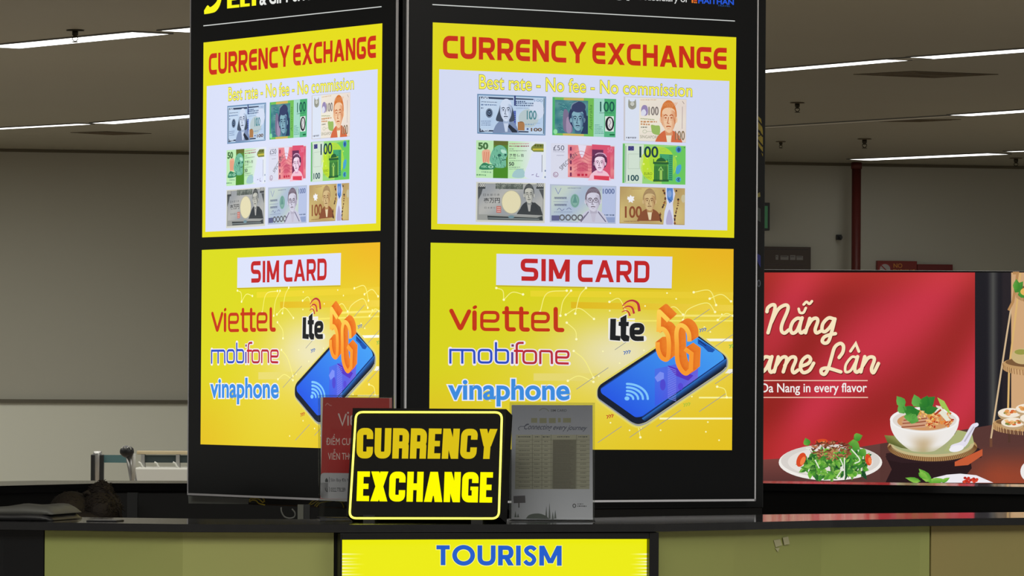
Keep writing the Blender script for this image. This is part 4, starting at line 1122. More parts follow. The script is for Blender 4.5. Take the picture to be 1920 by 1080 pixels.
for x in (68, 556): c.rect(x, 62, x + 62, 108, (66, 70, 72), 6); c.trect('1000', x + 3, 64, x + 59, 90, (196, 196, 190), bold=.03, L=8)
c.poly([(68, 108), (108, 108), (96, 150), (70, 200)], (80, 84, 86), 6); c.poly([(578, 112), (618, 112), (616, 200), (600, 160)], (80, 84, 86), 6)
for i, x in enumerate((112, 141, 170, 200, 228)): c.trect('日本銀行券'[i], x, 148, x + 21, 168, (84, 86, 88), L=7)
for i, x in enumerate((118, 164, 210)): c.trect('壱万円'[i], x, 184, x + 40, 226, (46, 48, 52), bold=.014, L=7)
for i, x in enumerate((122, 148, 172, 196)): c.trect('日本銀行'[i], x, 258, x + 16, 274, (80, 82, 84), L=7)
c.rect(222, 252, 262, 308, (190, 110, 100), 6); 
for y in (262, 278, 294): c.rect(228, y, 256, y + 6, (214, 180, 170), 7)
portrait(c, 494, 156, 40, 74, (190, 190, 180), (140, 142, 140), (50, 54, 56), (66, 70, 72), 8, coat=(56, 60, 64), collar=(170, 170, 166))
c.poly([(390, 320), (430, 260), (480, 225), (545, 222), (590, 260), (610, 330)], (60, 64, 66), 8)
c.poly([(145, 332), (320, 340), (345, 330), (370, 342), (560, 350), (605, 335), (610, 372), (150, 364)], (58, 64, 66), 9); c.ribbon([(150, 352), (580, 362)], 6, (140, 150, 150), 10)
c.ell(345, 342, 26, 12, (110, 140, 150), 11)
# note 8: blue grey
c.setclip(((1030, 345.2), (1155, 348), (1154, 419.8), (1030, 417)))
c.poly([(672, 68), (1228, 84), (1222, 402), (670, 386)], (176, 186, 206), 2)
c.grad([(684, 78), (1110, 92), (1105, 390), (682, 378)], 12, 6, lambda u, v: mixc((168, 184, 206), (192, 206, 196), .5 + .5 * sin(u * 6 + v * 4)), 3)
c.poly([(1110, 88), (1222, 92), (1216, 392), (1105, 388)], (178, 190, 222), 3)
c.ribbon([(715, 100), (740, 150), (765, 100)], 5, (120, 130, 180), 5); micro(c, 820, 98, 930, 8, (120, 130, 150), 5, 81)
c.ell(880, 208, 38, 58, (130, 172, 160), 5); c.ring(880, 208, 28, 46, 4, (92, 138, 130), 6); c.poly([(880, 150), (900, 225), (860, 225)], (96, 144, 136), 7)
for i, (y, x1) in enumerate(((178, 812), (236, 812))):
    for k in range(8):
        x = 708 + k * 13; c.ribbon(smooth([(x, y + 14), (x + 3, y), (x + 9, y + 2), (x + 10, y + 16)], 3), 4.5, (92, 100, 130), 6)
c.ribbon([(700, 214), (822, 216)], 3, (120, 128, 160), 6); c.ribbon(smooth([(730, 284), (750, 270), (770, 290), (790, 276)], 3), 4, (90, 96, 140), 6); c.ribbon(smooth([(810, 280), (830, 268), (850, 282)], 3), 4, (90, 96, 140), 6); micro(c, 705, 300, 860, 5, (120, 130, 160), 6, 84)
c.rect(684, 330, 750, 374, (92, 96, 136), 6)
for k in range(4): c.ring(772 + k * 50, 348, 19, 21, 11, (96, 98, 104), 7 + k)
portrait(c, 1030, 207, 60, 93, (206, 204, 220), (176, 172, 190), (104, 92, 106), (112, 98, 112), 9, coat=(196, 196, 214), glasses=True, collar=(190, 186, 204))
for s in (-1, 1): c.ribbon([(1030 + s * 40, 300), (1030 + s * 105, 384)], 9, (110, 104, 130), 16)
c.ribbon([(960, 330), (925, 380)], 6, (130, 120, 140), 15)
c.trect('1000', 1114, 108, 1210, 148, (96, 112, 156), bold=.025, L=6); micro(c, 1118, 322, 1212, 12, (96, 110, 140), 6, 86); c.poly([(1120, 345), (1215, 345), (1214, 390), (1120, 388)], (140, 156, 196), 5)
# note 9: gold
c.setclip(((1161.3, 349.5), (1283.8, 353.2), (1283, 422), (1160.7, 419)))
c.poly([(1258, 88), (1806, 100), (1800, 412), (1254, 398)], (176, 148, 88), 2)
c.grad([(1262, 94), (1802, 106), (1796, 404), (1258, 392)], 12, 6, lambda u, v: mixc((206, 186, 120), (176, 148, 96), .5 + .5 * sin(u * 7 + 2) * cos(v * 4)), 3)
lf = [(1322, 170), (1335, 178), (1345, 158), (1356, 172), (1378, 172), (1370, 192), (1380, 204), (1362, 208), (1366, 226), (1346, 216), (1330, 222), (1332, 204), (1318, 194)]
c.poly(lf, (236, 236, 240), 5)
c.trect('100', 1300, 256, 1438, 348, (136, 74, 44), bold=.022, L=6)
portrait(c, 1503, 208, 50, 84, (206, 180, 130), (176, 136, 90), (112, 72, 44), (160, 132, 92), 7, coat=(134, 78, 50), collar=(222, 206, 170))
c.poly([(1640, 98), (1702, 100), (1720, 150), (1700, 230), (1710, 410), (1620, 408), (1630, 300), (1650, 230), (1640, 160)], (210, 214, 236), 5)
c.poly([(1648, 100), (1700, 102), (1700, 200), (1672, 230), (1652, 190)], (84, 130, 196), 6); c.ell(1672, 150, 18, 30, (130, 160, 210), 7); c.ribbon([(1660, 190), (1690, 215)], 7, (50, 84, 160), 8)
c.poly(smooth([(1650, 330), (1670, 280), (1690, 330), (1698, 405), (1644, 404)], 3, True), (176, 170, 206), 7)
for i in range(46):
    s = rnd.random()
    x = 1625 + 22 * sin(s * 6) - 12 if i % 2 else 1722 + 18 * sin(s * 5) + 10 * s; y = 108 + s * 290
    c.ell(x, y, rnd.uniform(5, 10), rnd.uniform(5, 9), rnd.choice([(70, 44, 40), (150, 96, 50), (110, 70, 44), (40, 34, 40)]), 8 + i % 4)
c.ell(1788, 190, 18, 34, (196, 186, 150), 5); micro(c, 1350, 106, 1440, 6, (160, 130, 84), 5, 91); micro(c, 1290, 376, 1420, 7, (140, 104, 66), 5, 92)
c.frame(); c.setclip(None)
cy_.build('currency_page', M['art'], scrn, to_disp)

# --- SIM card page
sm = Canvas(Rp)
sm.setclip([(807, 455), (1375, 467), (1372, 844), (804, 842)])
def simbg(u, v):
    x = 807 + 568 * u; y = 455 + 389 * v
    c0 = mixc((212, 214, 18), (216, 208, 20), v)
    c0 = mixc(c0, (226, 190, 22), sst(.1, .9, u * .7 + v * .25 - (1 - v) * .02))
    c0 = mixc(c0, (222, 184, 20), sst(.55, 1, v) * (1 - sst(.0, .5, u)) * .9)
    c0 = mixc(c0, (232, 178, 24), sst(.55, 1, u) * (1 - sst(.0, .35, v)))
    d = ((x - 1165) / 130) ** 2 + ((y - 665) / 75) ** 2
    c0 = mixc(c0, (232, 228, 218), math.exp(-d) * .95)
    d2 = ((x - 1340) / 90) ** 2 + ((y - 640) / 110) ** 2
    c0 = mixc(c0, (238, 220, 90), math.exp(-d2) * .55)
    d3 = ((x - 1080) / 220) ** 2 + ((y - 760) / 130) ** 2
    return mixc(c0, (232, 214, 84), math.exp(-d3) * .45)
sm.grad([(807, 455), (1375, 467), (1372, 844), (804, 842)], 48, 34, simbg)
sm.layer(1)
sm.grad([(994, 545), (1375, 548), (1373, 560), (994, 556)], 12, 1, lambda u, v: mixc((230, 214, 40), (232, 200, 50), u), 1)
sm.grad([(1070, 566), (1375, 572), (1375, 584), (1070, 578)], 12, 1, lambda u, v: mixc((222, 184, 24), (236, 208, 70), u), 1)
for (y, x0_, x1_, h_, cc) in ((635, 1300, 1373, 5, (246, 244, 226)), (692, 1330, 1373, 8, (240, 236, 220)), (783, 1236, 1372, 3.5, (250, 246, 190)), (744, 1310, 1372, 3, (248, 240, 150)), (597, 1140, 1190, 38, (236, 234, 228)), (590, 1260, 1375, 4, (244, 226, 110)), (700, 1000, 1120, 14, (228, 214, 110)), (600, 1150, 1373, 3, (240, 226, 100))):
    sm.rect(x0_, y, x1_, y + h_, cc, 1)
glow = (246, 238, 130)
arcs = [[(944, 562), (942, 545), (930, 540)], [(944, 562), (960, 548), (980, 552)], [(1012, 585), (1025, 550), (1062, 545)], [(1050, 592), (1055, 565), (1070, 545)], [(1078, 588), (1086, 555), (1098, 540)], [(1060, 590), (1085, 578), (1113, 598)], [(1062, 605), (1078, 620), (1080, 636)], [(1075, 658), (1095, 675), (1112, 708)], [(1064, 714), (1085, 705), (1112, 716)], [(1142, 566), (1160, 560), (1172, 582)], [(1280, 600), (1290, 580), (1325, 568), (1340, 585)], [(1330, 560), (1352, 552), (1370, 565)], [(1300, 548), (1330, 545), (1342, 572)], [(1344, 725), (1358, 730), (1362, 745)], [(1240, 590), (1262, 575), (1280, 590)], [(1345, 600), (1360, 588), (1374, 592)], [(1180, 790), (1195, 800), (1200, 820)]]
for a in arcs: sm.ribbon(smooth(a, 6), 1.5, glow, 2)
for a in arcs:
    for p in (a[0], a[-1]): sm.ell(p[0], p[1], 2.3, 2.3, (252, 248, 190), 3, n=10)
for i in range(46):
    sm.ell(rnd.uniform(1080, 1368), rnd.uniform(545, 832), 1.6, 1.6, (250, 246, 180), 2, n=8)
for (x, y, l) in ((1080, 730, 60), (1120, 830, 45), (1152, 656, 30), (1325, 622, 45), (1340, 650, 34), (1310, 772, 50), (1230, 800, 46), (1340, 720, 34), (1180, 820, 40), (1300, 600, 30)):
    sm.ribbon([(x, y), (x + l, y - l * .68)], 1.1, (150, 150, 150), 3)
for (x, y, cc) in ((1168, 662, (70, 110, 180)), (1310, 620, (90, 120, 180)), (1136, 782, (190, 70, 40)), (1280, 760, (170, 190, 60)), (1366, 650, (120, 180, 80))):
    for k in range(3): sm.ribbon([(x + k * 4.5, y - 3 - k), (x + 4 + k * 4.5, y - 2 - k), (x + 1.5 + k * 4.5, y + 3 - k)], 1.6, cc, 4)
# white box + heading
sm.frame(780, 440, 2.571)
sm.poly([(386, 92), (1234, 106), (1230, 259), (384, 243)], (214, 220, 242), 4)
sm.ribbon([(384, 247), (1230, 263)], 5, (190, 170, 30), 2)
KS = dict(w=.80, t=.20, r=.22, gap=.14, space=.36, widths={'M': .95, 'A': 1.0, 'R': .82, 'D': .82})
sm.caps('SIM', [(502, 115), (740, 120), (738, 227), (503, 222)], (190, 32, 34), 5, **KS)
sm.caps('CARD', [(778, 121), (1124, 127), (1122, 231), (778, 228)], (190, 32, 34), 5, **KS)
# brand names
sm.frame(820, 560, 4.909)
rd = (192, 50, 16)
vi = [rounded([(125, 112), (208, 282), (288, 118)], 24), [(338, 128), (338, 276)],
      rounded([(405, 204), (552, 208), (555, 128), (405, 126), (405, 283), (556, 284)], 40),
      rounded([(635, 88), (637, 283), (700, 283)], 38), rounded([(768, 92), (769, 284), (828, 285)], 38),
      [(606, 128), (826, 131)], rounded([(873, 210), (1016, 213), (1018, 136), (873, 133), (873, 287), (1018, 288)], 40), rounded([(1085, 96), (1086, 288), (1145, 289)], 36)]
wid = [39, 41, 30, 39, 39, 30, 30, 40]
for P, w in zip(vi, wid): sm.ribbon(P, w, rd, 5, cap='round')
sm.ribbon([(335, 82), (346, 76)], 30, rd, 6, cap='round')
bl_, rd2 = (40, 76, 190), (178, 40, 54)
mo = [([(115, 598), (115, 462)], bl_), (rounded([(115, 472), (335, 474), (337, 598)], 26), bl_), ([(225, 474), (225, 598)], bl_),
      (rounded([(377, 472), (492, 473), (492, 588), (377, 587)], 34, True), bl_), (rounded([(535, 400), (535, 588), (646, 590), (646, 474), (535, 473)], 30), bl_),
      ([(685, 492), (685, 600)], (76, 64, 160)), (rounded([(726, 600), (726, 407), (790, 407)], 30), rd2), ([(700, 480), (786, 482)], (196, 30, 50)),
      (rounded([(788, 480), (904, 482), (904, 594), (788, 592)], 34, True), rd2), ([(943, 602), (943, 482)], rd2), (rounded([(943, 482), (1048, 484), (1050, 602)], 26), rd2),
      (rounded([(1090, 540), (1202, 543), (1202, 486), (1090, 484), (1090, 594), (1205, 597)], 26), (186, 36, 50))]
for i, (P, cc) in enumerate(mo):
    cl = i in (3, 8)
    sm.ribbon(P, 40, (236, 228, 236), 4, closed=cl, cap='round'); sm.ribbon(P, 21, cc, 6, closed=cl)
sm.rect(668, 412, 708, 452, (236, 228, 236), 4); sm.rect(677, 420, 700, 442, (120, 60, 90), 6)
sm.text('vinaphone', [(104, 742), (1206, 748), (1206, 988), (104, 984)], (58, 138, 220), bold=.027, L=5, outline=(.066, (232, 234, 246)))
# Lte
sm.frame(1130, 550, 4.152)
bk = (24, 26, 28)
Lt = [[(56, 198), (100, 198), (97, 328), (136, 332), (132, 370), (52, 363)], [(134, 192), (182, 166), (181, 222), (200, 222), (198, 256), (180, 256), (178, 322), (206, 334), (200, 374), (160, 374), (136, 350), (136, 256), (119, 252), (121, 222), (134, 222)]]
for p in Lt:
    sm.ribbon(p, 14, (232, 230, 224), 4, closed=True); sm.poly(p, bk, 6)
eP = rounded([(226, 302), (300, 304), (304, 250), (224, 248), (224, 354), (316, 352)], 44)
sm.ribbon(eP, 48, (232, 230, 224), 4, cap='round'); sm.ribbon(eP, 38, bk, 6)
for P, w, cc in (([(150, 98), (185, 66), (230, 56), (270, 80), (282, 140)], 22, (186, 44, 60)), ([(158, 92), (195, 72), (232, 72), (258, 100)], 6, (236, 150, 90)), ([(152, 120), (190, 100), (225, 112), (240, 158)], 18, (190, 50, 60)), ([(156, 118), (190, 108), (216, 118)], 5, (240, 160, 90)), ([(144, 146), (175, 134), (198, 148), (208, 176)], 15, (190, 50, 50)), ([(160, 100), (190, 84), (228, 92), (250, 125)], 8, (236, 160, 40)), ([(150, 134), (180, 120), (208, 130), (222, 160)], 7, (236, 160, 40))):
    sm.ribbon(smooth(P, 6), w * .35, cc, 6, w2=w)
# phone
body = [(-45, 745), (-25, 712), (640, 275), (700, 300), (940, 478), (962, 510), (960, 565), (930, 600), (330, 1005), (270, 1022), (225, 1005), (-45, 812)]
for k, cc in ((22, (228, 214, 90)), (15, (220, 208, 110)), (9, (196, 190, 140)), (4, (140, 146, 160))):
    sm.ribbon(rounded([(x + 4, y + 8) for x, y in body], 30, True), k * 2, cc, 3 + (26 - k) // 6, closed=True)
sm.poly(rounded(body, 24, True), (14, 24, 44), 7)
sm.grad([(958, 508), (958, 570), (330, 1000), (300, 975)], 12, 2, lambda u, v: mixc((40, 116, 206), (12, 22, 44), u * 1.1), 8)
scr = rounded([(-22, 742), (0, 722), (640, 292), (690, 312), (925, 470), (945, 510), (300, 960), (250, 966), (-18, 776)], 18, True)
sm.poly(scr, [mixc((34, 88, 226), (66, 156, 240), sst(100, 900, p[0] - (p[1] - 700) * .6)) for p in scr], 9)
sm.ribbon([(-20, 740), (640, 296)], 6, (16, 60, 130), 10); sm.ribbon([(300, 966), (945, 512)], 7, (14, 50, 120), 10)
sm.poly([(735, 352), (800, 392), (870, 440), (850, 460), (815, 455), (775, 415), (735, 392)], (20, 80, 170), 10)
sm.ribbon([(745, 368), (800, 410)], 6, (12, 34, 84), 11)
sm.ribbon([(736, 694), (818, 642)], 8, (12, 50, 110), 11)
sm.poly([(400, 590), (740, 510), (735, 660), (590, 760), (400, 880)], [(70, 110, 230), (84, 90, 220), (110, 100, 220), (90, 90, 220), (50, 90, 228)], 10)
sm.poly([(500, 560), (620, 600), (700, 640), (660, 680), (560, 640)], (84, 50, 190), 11)
sm.ell(462, 712, 22, 44, (76, 70, 206), 12); sm.poly([(398, 655), (440, 610), (470, 620), (470, 665), (420, 690)], (120, 140, 240), 12); sm.ell(600, 725, 20, 28, (84, 70, 210), 12)
for k in range(18): sm.ribbon([(500, 575 + k * 14), (566, 600 + k * 14)], 4, (130, 140, 240), 12)
for r_ in (45, 80, 115, 150): sm.ribbon(ell(183, 822, r_ * 1.08, r_ * .78, a0=-pi / 2, a1=0, n=14), 17, (126, 196, 250), 12, cap='round')
sm.ell(183, 818, 19, 16, (126, 196, 250), 12)
# 5G
five = rounded([(506, 214), (432, 140), (428, 300)], 4) , smooth([(428, 300), (452, 276), (486, 300), (506, 360), (506, 470), (490, 515), (450, 498), (424, 440), (420, 380)], 5)
gee = smooth([(668, 375), (662, 310), (632, 262), (590, 250), (568, 300), (570, 400), (574, 520), (600, 590), (640, 624), (676, 596)], 5), [(678, 606), (684, 470), (632, 432)]
for (P2, dx_, dy_, L0) in ((five, 54, -42, 13), (gee, 56, -36, 13)):
    for k in range(14, 0, -1):
        f = k / 14
        for P in P2: sm.ribbon([(x + dx_ * f, y + dy_ * f) for x, y in P], 34, mixc((214, 92, 22), (232, 128, 40), f), L0)
for P2 in (five, gee):
    for P in P2: 
        for pl in ribbon(P, 34): sm.poly(pl, [mixc((252, 206, 84), (246, 150, 44), sst(150, 520, p[1])) for p in pl], 15)
sm.frame()
sm.build('sim_card_page', M['art'], scrn, to_disp)
# second display: the left one
disp2 = copy_tree(disp)
disp2.location = (LO.x, LO.y, ZB); disp2.rotation_euler = (0, 0, TH - pi / 2)
disp2['label'] = 'left hand lit display of the pillar, seen at a steep angle behind the red card'
for ch in [o for o in bpy.data.objects if o.parent and o.parent.parent == disp2]:
    if ch.data.name in ('header_image', 'currency_page', 'sim_card_page') or ch.name.split('.')[0] in ('header_image', 'currency_page', 'sim_card_page'):
        ch.data = ch.data.copy(); ch.data.materials[0] = M['artL']

# cable loops hanging under the left display
cbm = MB()
q = [at_y(340 + x / 5.4, 880 + y / 5.4, 10.0) for x, y in ((1010, 385), (1015, 430), (1045, 480), (1100, 495), (1145, 480), (1150, 440), (1120, 400))]
cbm.tube([tuple(v) for v in smooth([tuple(v) for v in q], 4)], .0016, 6)
tag(cbm.build('cable_loop', M['grey'], None, True), 'thin looped grey cable hanging under the left display', 'cable')
pA, pB = at_y(558, 952, 9.95), at_y(569, 952, 9.95)
sb = thing('support_bracket', 'grey metal upright under the left display, behind the counter', 'bracket', (pA.x, 9.95, 0))
MB().box(0, pB.x - pA.x, 0, .02, 0, 1.185).build('upright', mat('grey_bracket', (110, 112, 104), .5), sb)
MB().box(pB.x - pA.x, pB.x - pA.x + .012, .004, .03, .0, 1.185).build('side_flange', M['darkgrey'], sb)

# ------------------------------------------------------------------ tourism lightbox on the counter front
pa, pb = fr_at(629), fr_at(1227)
dv = (pb - pa); Lw = dv.length; ang = math.atan2(dv.y, dv.x)
nv = Vector((dv.y, -dv.x, 0)).normalized()
base = Vector((pa.x, pa.y, 0)) + nv * .008
tb = thing('tourism_lightbox', 'yellow lit box reading TOURISM in the black frame of the counter front', 'sign', (base.x, base.y, .72), ang)
def tp(px, py):
    p = at_plane(px, py, base + nv * .012, nv); q = p - base; return (q.dot(Vector((cos(ang), sin(ang), 0))), p.z - .72)
xa, ztp = tp(640, 1012); xb, _ = tp(1215.5, 1012)
ztop = CT - .72 - .0140
MB().box(.001, Lw - .001, 0, .008, 0, ztop).build('back_plate', M['black'], tb)
fr = MB(); fr.box(.001, xa, -.018, 0, 0, ztop, .001).box(xb, Lw - .001, -.018, 0, 0, ztop, .001).box(xa, xb, -.018, 0, ztp, ztop, .001).box(xa, xb, -.018, 0, 0, .02, .001)
fr.build('frame', M['black'], tb)
tc_ = Canvas(tp)
tc_.grad([(640, 1011), (1216, 1011), (1216, 1420), (640, 1420)], 8, 8, lambda u, v: mixc((236, 236, 6), (238, 228, 10), v))
for i, y in enumerate((1038, 1046, 1052, 1057, 1064, 1070, 1076, 1084)):
    for (xs, sg) in ((640, 1), (1216, -1)):
        n = 8; l = (46 - (i % 3) * 7) * (1 if sg == 1 else .7)
        for k in range(n):
            f0, f1 = k / n, (k + 1) / n
            tc_.poly([(xs + sg * l * f0, y), (xs + sg * l * f1, y), (xs + sg * l * f1, y + 2.6), (xs + sg * l * f0, y + 2.6)], [mixc((250, 250, 200), (238, 236, 10), f) for f in (f0, f1, f1, f0)], 1)
bb_ = (30, 92, 200)
tps, tw = [], 0
for ch, ww in (('T', .62), ('O', 1.06), ('U', .84), ('R', .72), ('I', .23), ('S', .62), ('M', 1.04)):
    if ch == 'T': g = [[(0, .79), (ww, .79), (ww, 1), (0, 1)], [(ww / 2 - .11, 0), (ww / 2 + .11, 0), (ww / 2 + .11, 1), (ww / 2 - .11, 1)]]
    elif ch == 'O': g = ribbon(ell(ww / 2, .5, ww / 2 - .11, .41, n=36), .22, True)
    elif ch == 'S': g = ribbon(smooth([(.55, .78), (.42, .9), (.25, .9), (.13, .78), (.2, .62), (.42, .46), (.5, .28), (.38, .1), (.2, .1), (.06, .24)], 5), .2)
    elif ch == 'U': g = ribbon(rounded([(.11, 1), (.11, .1), (ww - .11, .1), (ww - .11, 1)], .36), .22)
    else: g = glyph(ch, ww, .22, .24)
    tps += [[(x + tw, y) for x, y in p] for p in g]; tw += ww + .115
tw -= .115
q_ = [(820.5, 1022.5), (1055.5, 1023.5), (1055.5, 1061), (820.5, 1060)]
for p in tps:
    tc_.fit([p], (0, 0, tw, 1), q_, bb_, 3)
    P_ = [((1 - y) * 0 + 820.5 + 235 * x / tw, 1060.2 - 37.6 * y + x / tw) for x, y in p]
    tc_.ribbon(P_, 2.2, (250, 250, 130), 2, closed=True)
tc_.build('lit_panel', M['art'], tb, lambda u, v, e: (u, -.0128 - e + .012 - .004, v))

# ------------------------------------------------------------------ things on the counter
# lit sign
SY = 9.06
pc = at_z(795, 980.5, CT)
syaw, slean = radians(-12.5), radians(12.5)
sg = thing('currency_sign', 'black box sign with lit yellow border reading CURRENCY EXCHANGE on the counter', 'sign', (pc.x, pc.y, CT), syaw)
Rz = Matrix.Rotation(syaw, 3, 'Z')
nS = Rz @ Matrix.Rotation(-slean, 3, 'X') @ Vector((0, -1, 0))
ux = Rz @ Vector((1, 0, 0)); uz = Rz @ Matrix.Rotation(-slean, 3, 'X') @ Vector((0, 0, 1))
SO = Vector((pc.x, pc.y, CT))
def sp(px, py):
    p = at_plane(px, py, SO, nS) - SO; return (p.dot(ux), p.dot(uz))
u0, v0 = sp(649, 974); u1, _ = sp(941, 978); _, v1 = sp(800, 766)
u0t, _ = sp(661, 768); u1t, _ = sp(946, 768)
LM = Matrix.Rotation(-slean, 3, 'X')
def s3(u, v, d): return tuple(LM @ Vector((u, d, v)))
hl, hr, DP = (u0 + u0t) / 2, (u1 + u1t) / 2, .05
b = MB(); vb0 = .0105
b.hexa([s3(hl, vb0, 0), s3(hr, vb0, 0), s3(hr, v1, 0), s3(hl, v1, 0)], [s3(hl, vb0, DP), s3(hr, vb0, DP), s3(hr, v1, DP), s3(hl, v1, DP)])
b.build('sign_box', M['signface'], sg)
for x in (hl + .03, hr - .05): MB().box(x, x + .02, .0, .05, 0.0, .0125).build('rubber_foot', M['dark'], sg)
tl, tr2, brr, bl2 = sp(668, 773), sp(941.5, 773.5), sp(935.5, 972.5), sp(655.5, 972)
border = rounded([tl, tr2, brr, bl2], .012, True, 6)
b = MB(); b.tube([s3(p[0], p[1], -.0015) for p in border], .0019, 8, closed=True)
b.build('lit_border', M['neon'], sg, True)
def letters(txt, quad_px, m, name, **k):
    q = [Vector(sp(*p)) for p in quad_px]
    ps, w = caps(txt, **k)
    b = MB()
    for i, p in enumerate(ps):
        pts = []
        for x, y in p:
            u, v = x / w, 1 - y
            pts.append((q[0] * (1 - u) + q[1] * u) * (1 - v) + (q[3] * (1 - u) + q[2] * u) * v)
        e = .0006 + (i % 5) * .00003
        try:
            b.hexa([s3(x, y, -e) for x, y in pts], [s3(x, y, .0004) for x, y in pts])
        except ValueError: pass
    return b.build(name, m, sg)
IM = dict(w=.57, t=.222, r=.15, gap=.06, space=.2, sq=True, widths={'E': .44, 'X': .58, 'A': .62, 'Y': .6, 'N': .57, 'R': .56})
fx = lambda x, y: (590 + x / 4, 730 + y / 4)
letters('CURRENCY', [fx(318, 290), fx(1370, 298), fx(1352, 522), fx(314, 518)], M['letdim'], 'currency_lettering', **IM)
letters('EXCHANGE', [fx(322, 616), fx(1338, 622), fx(1330, 850), fx(314, 838)], M['letbright'], 'exchange_lettering', **IM)

# printed sheets in clear acrylic holders
def holder(name, label, px0, px1, pytop, pybot, pyfoot, yaw, lean, paper_label, paper_name, drawfn, pybotR=None):
    P0 = at_z((px0 + px1) / 2, pyfoot, CT)
    Rz = Matrix.Rotation(yaw, 3, 'Z'); Lx = Matrix.Rotation(-lean, 3, 'X')
    n = Rz @ Lx @ Vector((0, -1, 0)); ux, uz = Rz @ Vector((1, 0, 0)), Rz @ Lx @ Vector((0, 0, 1))
    h = thing(name, label, 'sign holder', P0, yaw)
    lp = lambda px, py: ((at_plane(px, py, P0, n) - P0).dot(ux), (at_plane(px, py, P0, n) - P0).dot(uz))
    t3 = lambda u, v, d: tuple(Lx @ Vector((u, d, v)))
    a0, b0 = lp(px0, pybot); a1, b1 = lp(px1, pytop)
    fo_ = .004
    for d0, d1, nm in ((-.0035, -.0015, 'front_sheet'), (.0015, .0035, 'back_sheet')):
        MB().hexa([t3(a0 - fo_, .003, d0), t3(a1 + fo_, .003, d0), t3(a1 + fo_, b1 + fo_, d0), t3(a0 - fo_, b1 + fo_, d0)],
                  [t3(a0 - fo_, .003, d1), t3(a1 + fo_, .003, d1), t3(a1 + fo_, b1 + fo_, d1), t3(a0 - fo_, b1 + fo_, d1)]).build(nm, M['acrylic'], h)
    MB().box(a0 - fo_, a1 + fo_, -.02, .045, 0, .003).build('foot', M['acrylic'], h)
    pr = thing(paper_name, paper_label, 'leaflet', P0, yaw)
    MB().hexa([t3(a0, b0, -.0003), t3(a1, b0, -.0003), t3(a1, b1, -.0003), t3(a0, b1, -.0003)], [t3(a0, b0, .0005), t3(a1, b0, .0005), t3(a1, b1, .0005), t3(a0, b1, .0005)]).build('sheet', M['white'], pr)
    c = Canvas(lp, .00005); drawfn(c)
    c.build('print', M['printed'], pr, lambda u, v, e: t3(u, v, -.0004 - e))
def draw_leaflet(c):
    c.frame(940, 740, 4.1526)
    c.grad([(80, 82), (710, 82), (712, 975), (78, 975)], 6, 10, lambda u, v: mixc((140, 142, 158), (204, 204, 216), v))
    dk = (58, 60, 72)
    c.trect('SIM CARD', 384, 114, 508, 132, dk, bold=.008, L=1); c.ribbon(smooth([(295, 125), (320, 108), (350, 112), (370, 130)], 4), 7, (118, 120, 112), 1)
    micro(c, 232, 182, 560, 40, (132, 130, 104), 1, 5)
    c.text('Connecting every journey', [(178, 226), (668, 240), (668, 288), (178, 284)], (52, 56, 84), bold=.006, L=1, shear=.5)
    c.ribbon(smooth([(140, 278), (132, 262), (150, 248), (180, 246), (215, 228)], 4), 4, (52, 56, 84), 1)
    c.poly([(112, 312), (688, 312), (686, 735), (106, 735)], (160, 157, 140), 1)
    c.poly([(400, 350), (582, 350), (580, 732), (396, 732)], (114, 110, 96), 2)
    for k, (a, b_) in enumerate(((130, 230), (262, 295), (322, 376), (436, 530), (600, 670))): micro(c, a, 324, b_, 10, (84, 84, 80), 3, k)
    for x in (240, 314, 386, 584): c.rect(x, 312, x + 3, 735, (104, 100, 88), 3)
    for i in range(11):
        y = 352 + i * 35
        c.rect(112, y, 398, y + 2.5, (106, 102, 90), 3); c.rect(582, y, 688, y + 2.5, (106, 102, 90), 3)
        for k, (a, b_) in enumerate(((135, 220), (255, 300), (335, 362), (615, 660))): micro(c, a, y + 10, b_, 7, (104, 100, 92), 4, i * 7 + k)
        for j in range(3): micro(c, 408, y + 4 + j * 11, 572 - rnd.uniform(0, 40), 6, (96, 90, 78), 4, i * 31 + j)
    c.poly([(94, 790), (185, 785), (188, 842), (96, 845)], (84, 78, 88), 1); c.rect(132, 842, 141, 880, (70, 66, 70), 1)
    for (x, y, h_) in ((350, 965, 100), (375, 968, 130), (400, 970, 60), (420, 965, 70), (110, 955, 50), (130, 955, 30)):
        c.poly([(x - 9, y), (x + 9, y), (x, y - h_)], (98, 104, 104), 1)
    c.poly(smooth([(190, 965), (220, 935), (290, 925), (350, 945), (370, 970)], 4), (84, 92, 86), 1)
    c.ring(568, 865, 11, 13, 7, (84, 84, 92), 1); micro(c, 592, 848, 640, 8, (96, 96, 102), 1, 71); micro(c, 592, 864, 662, 10, (84, 84, 92), 1, 72)
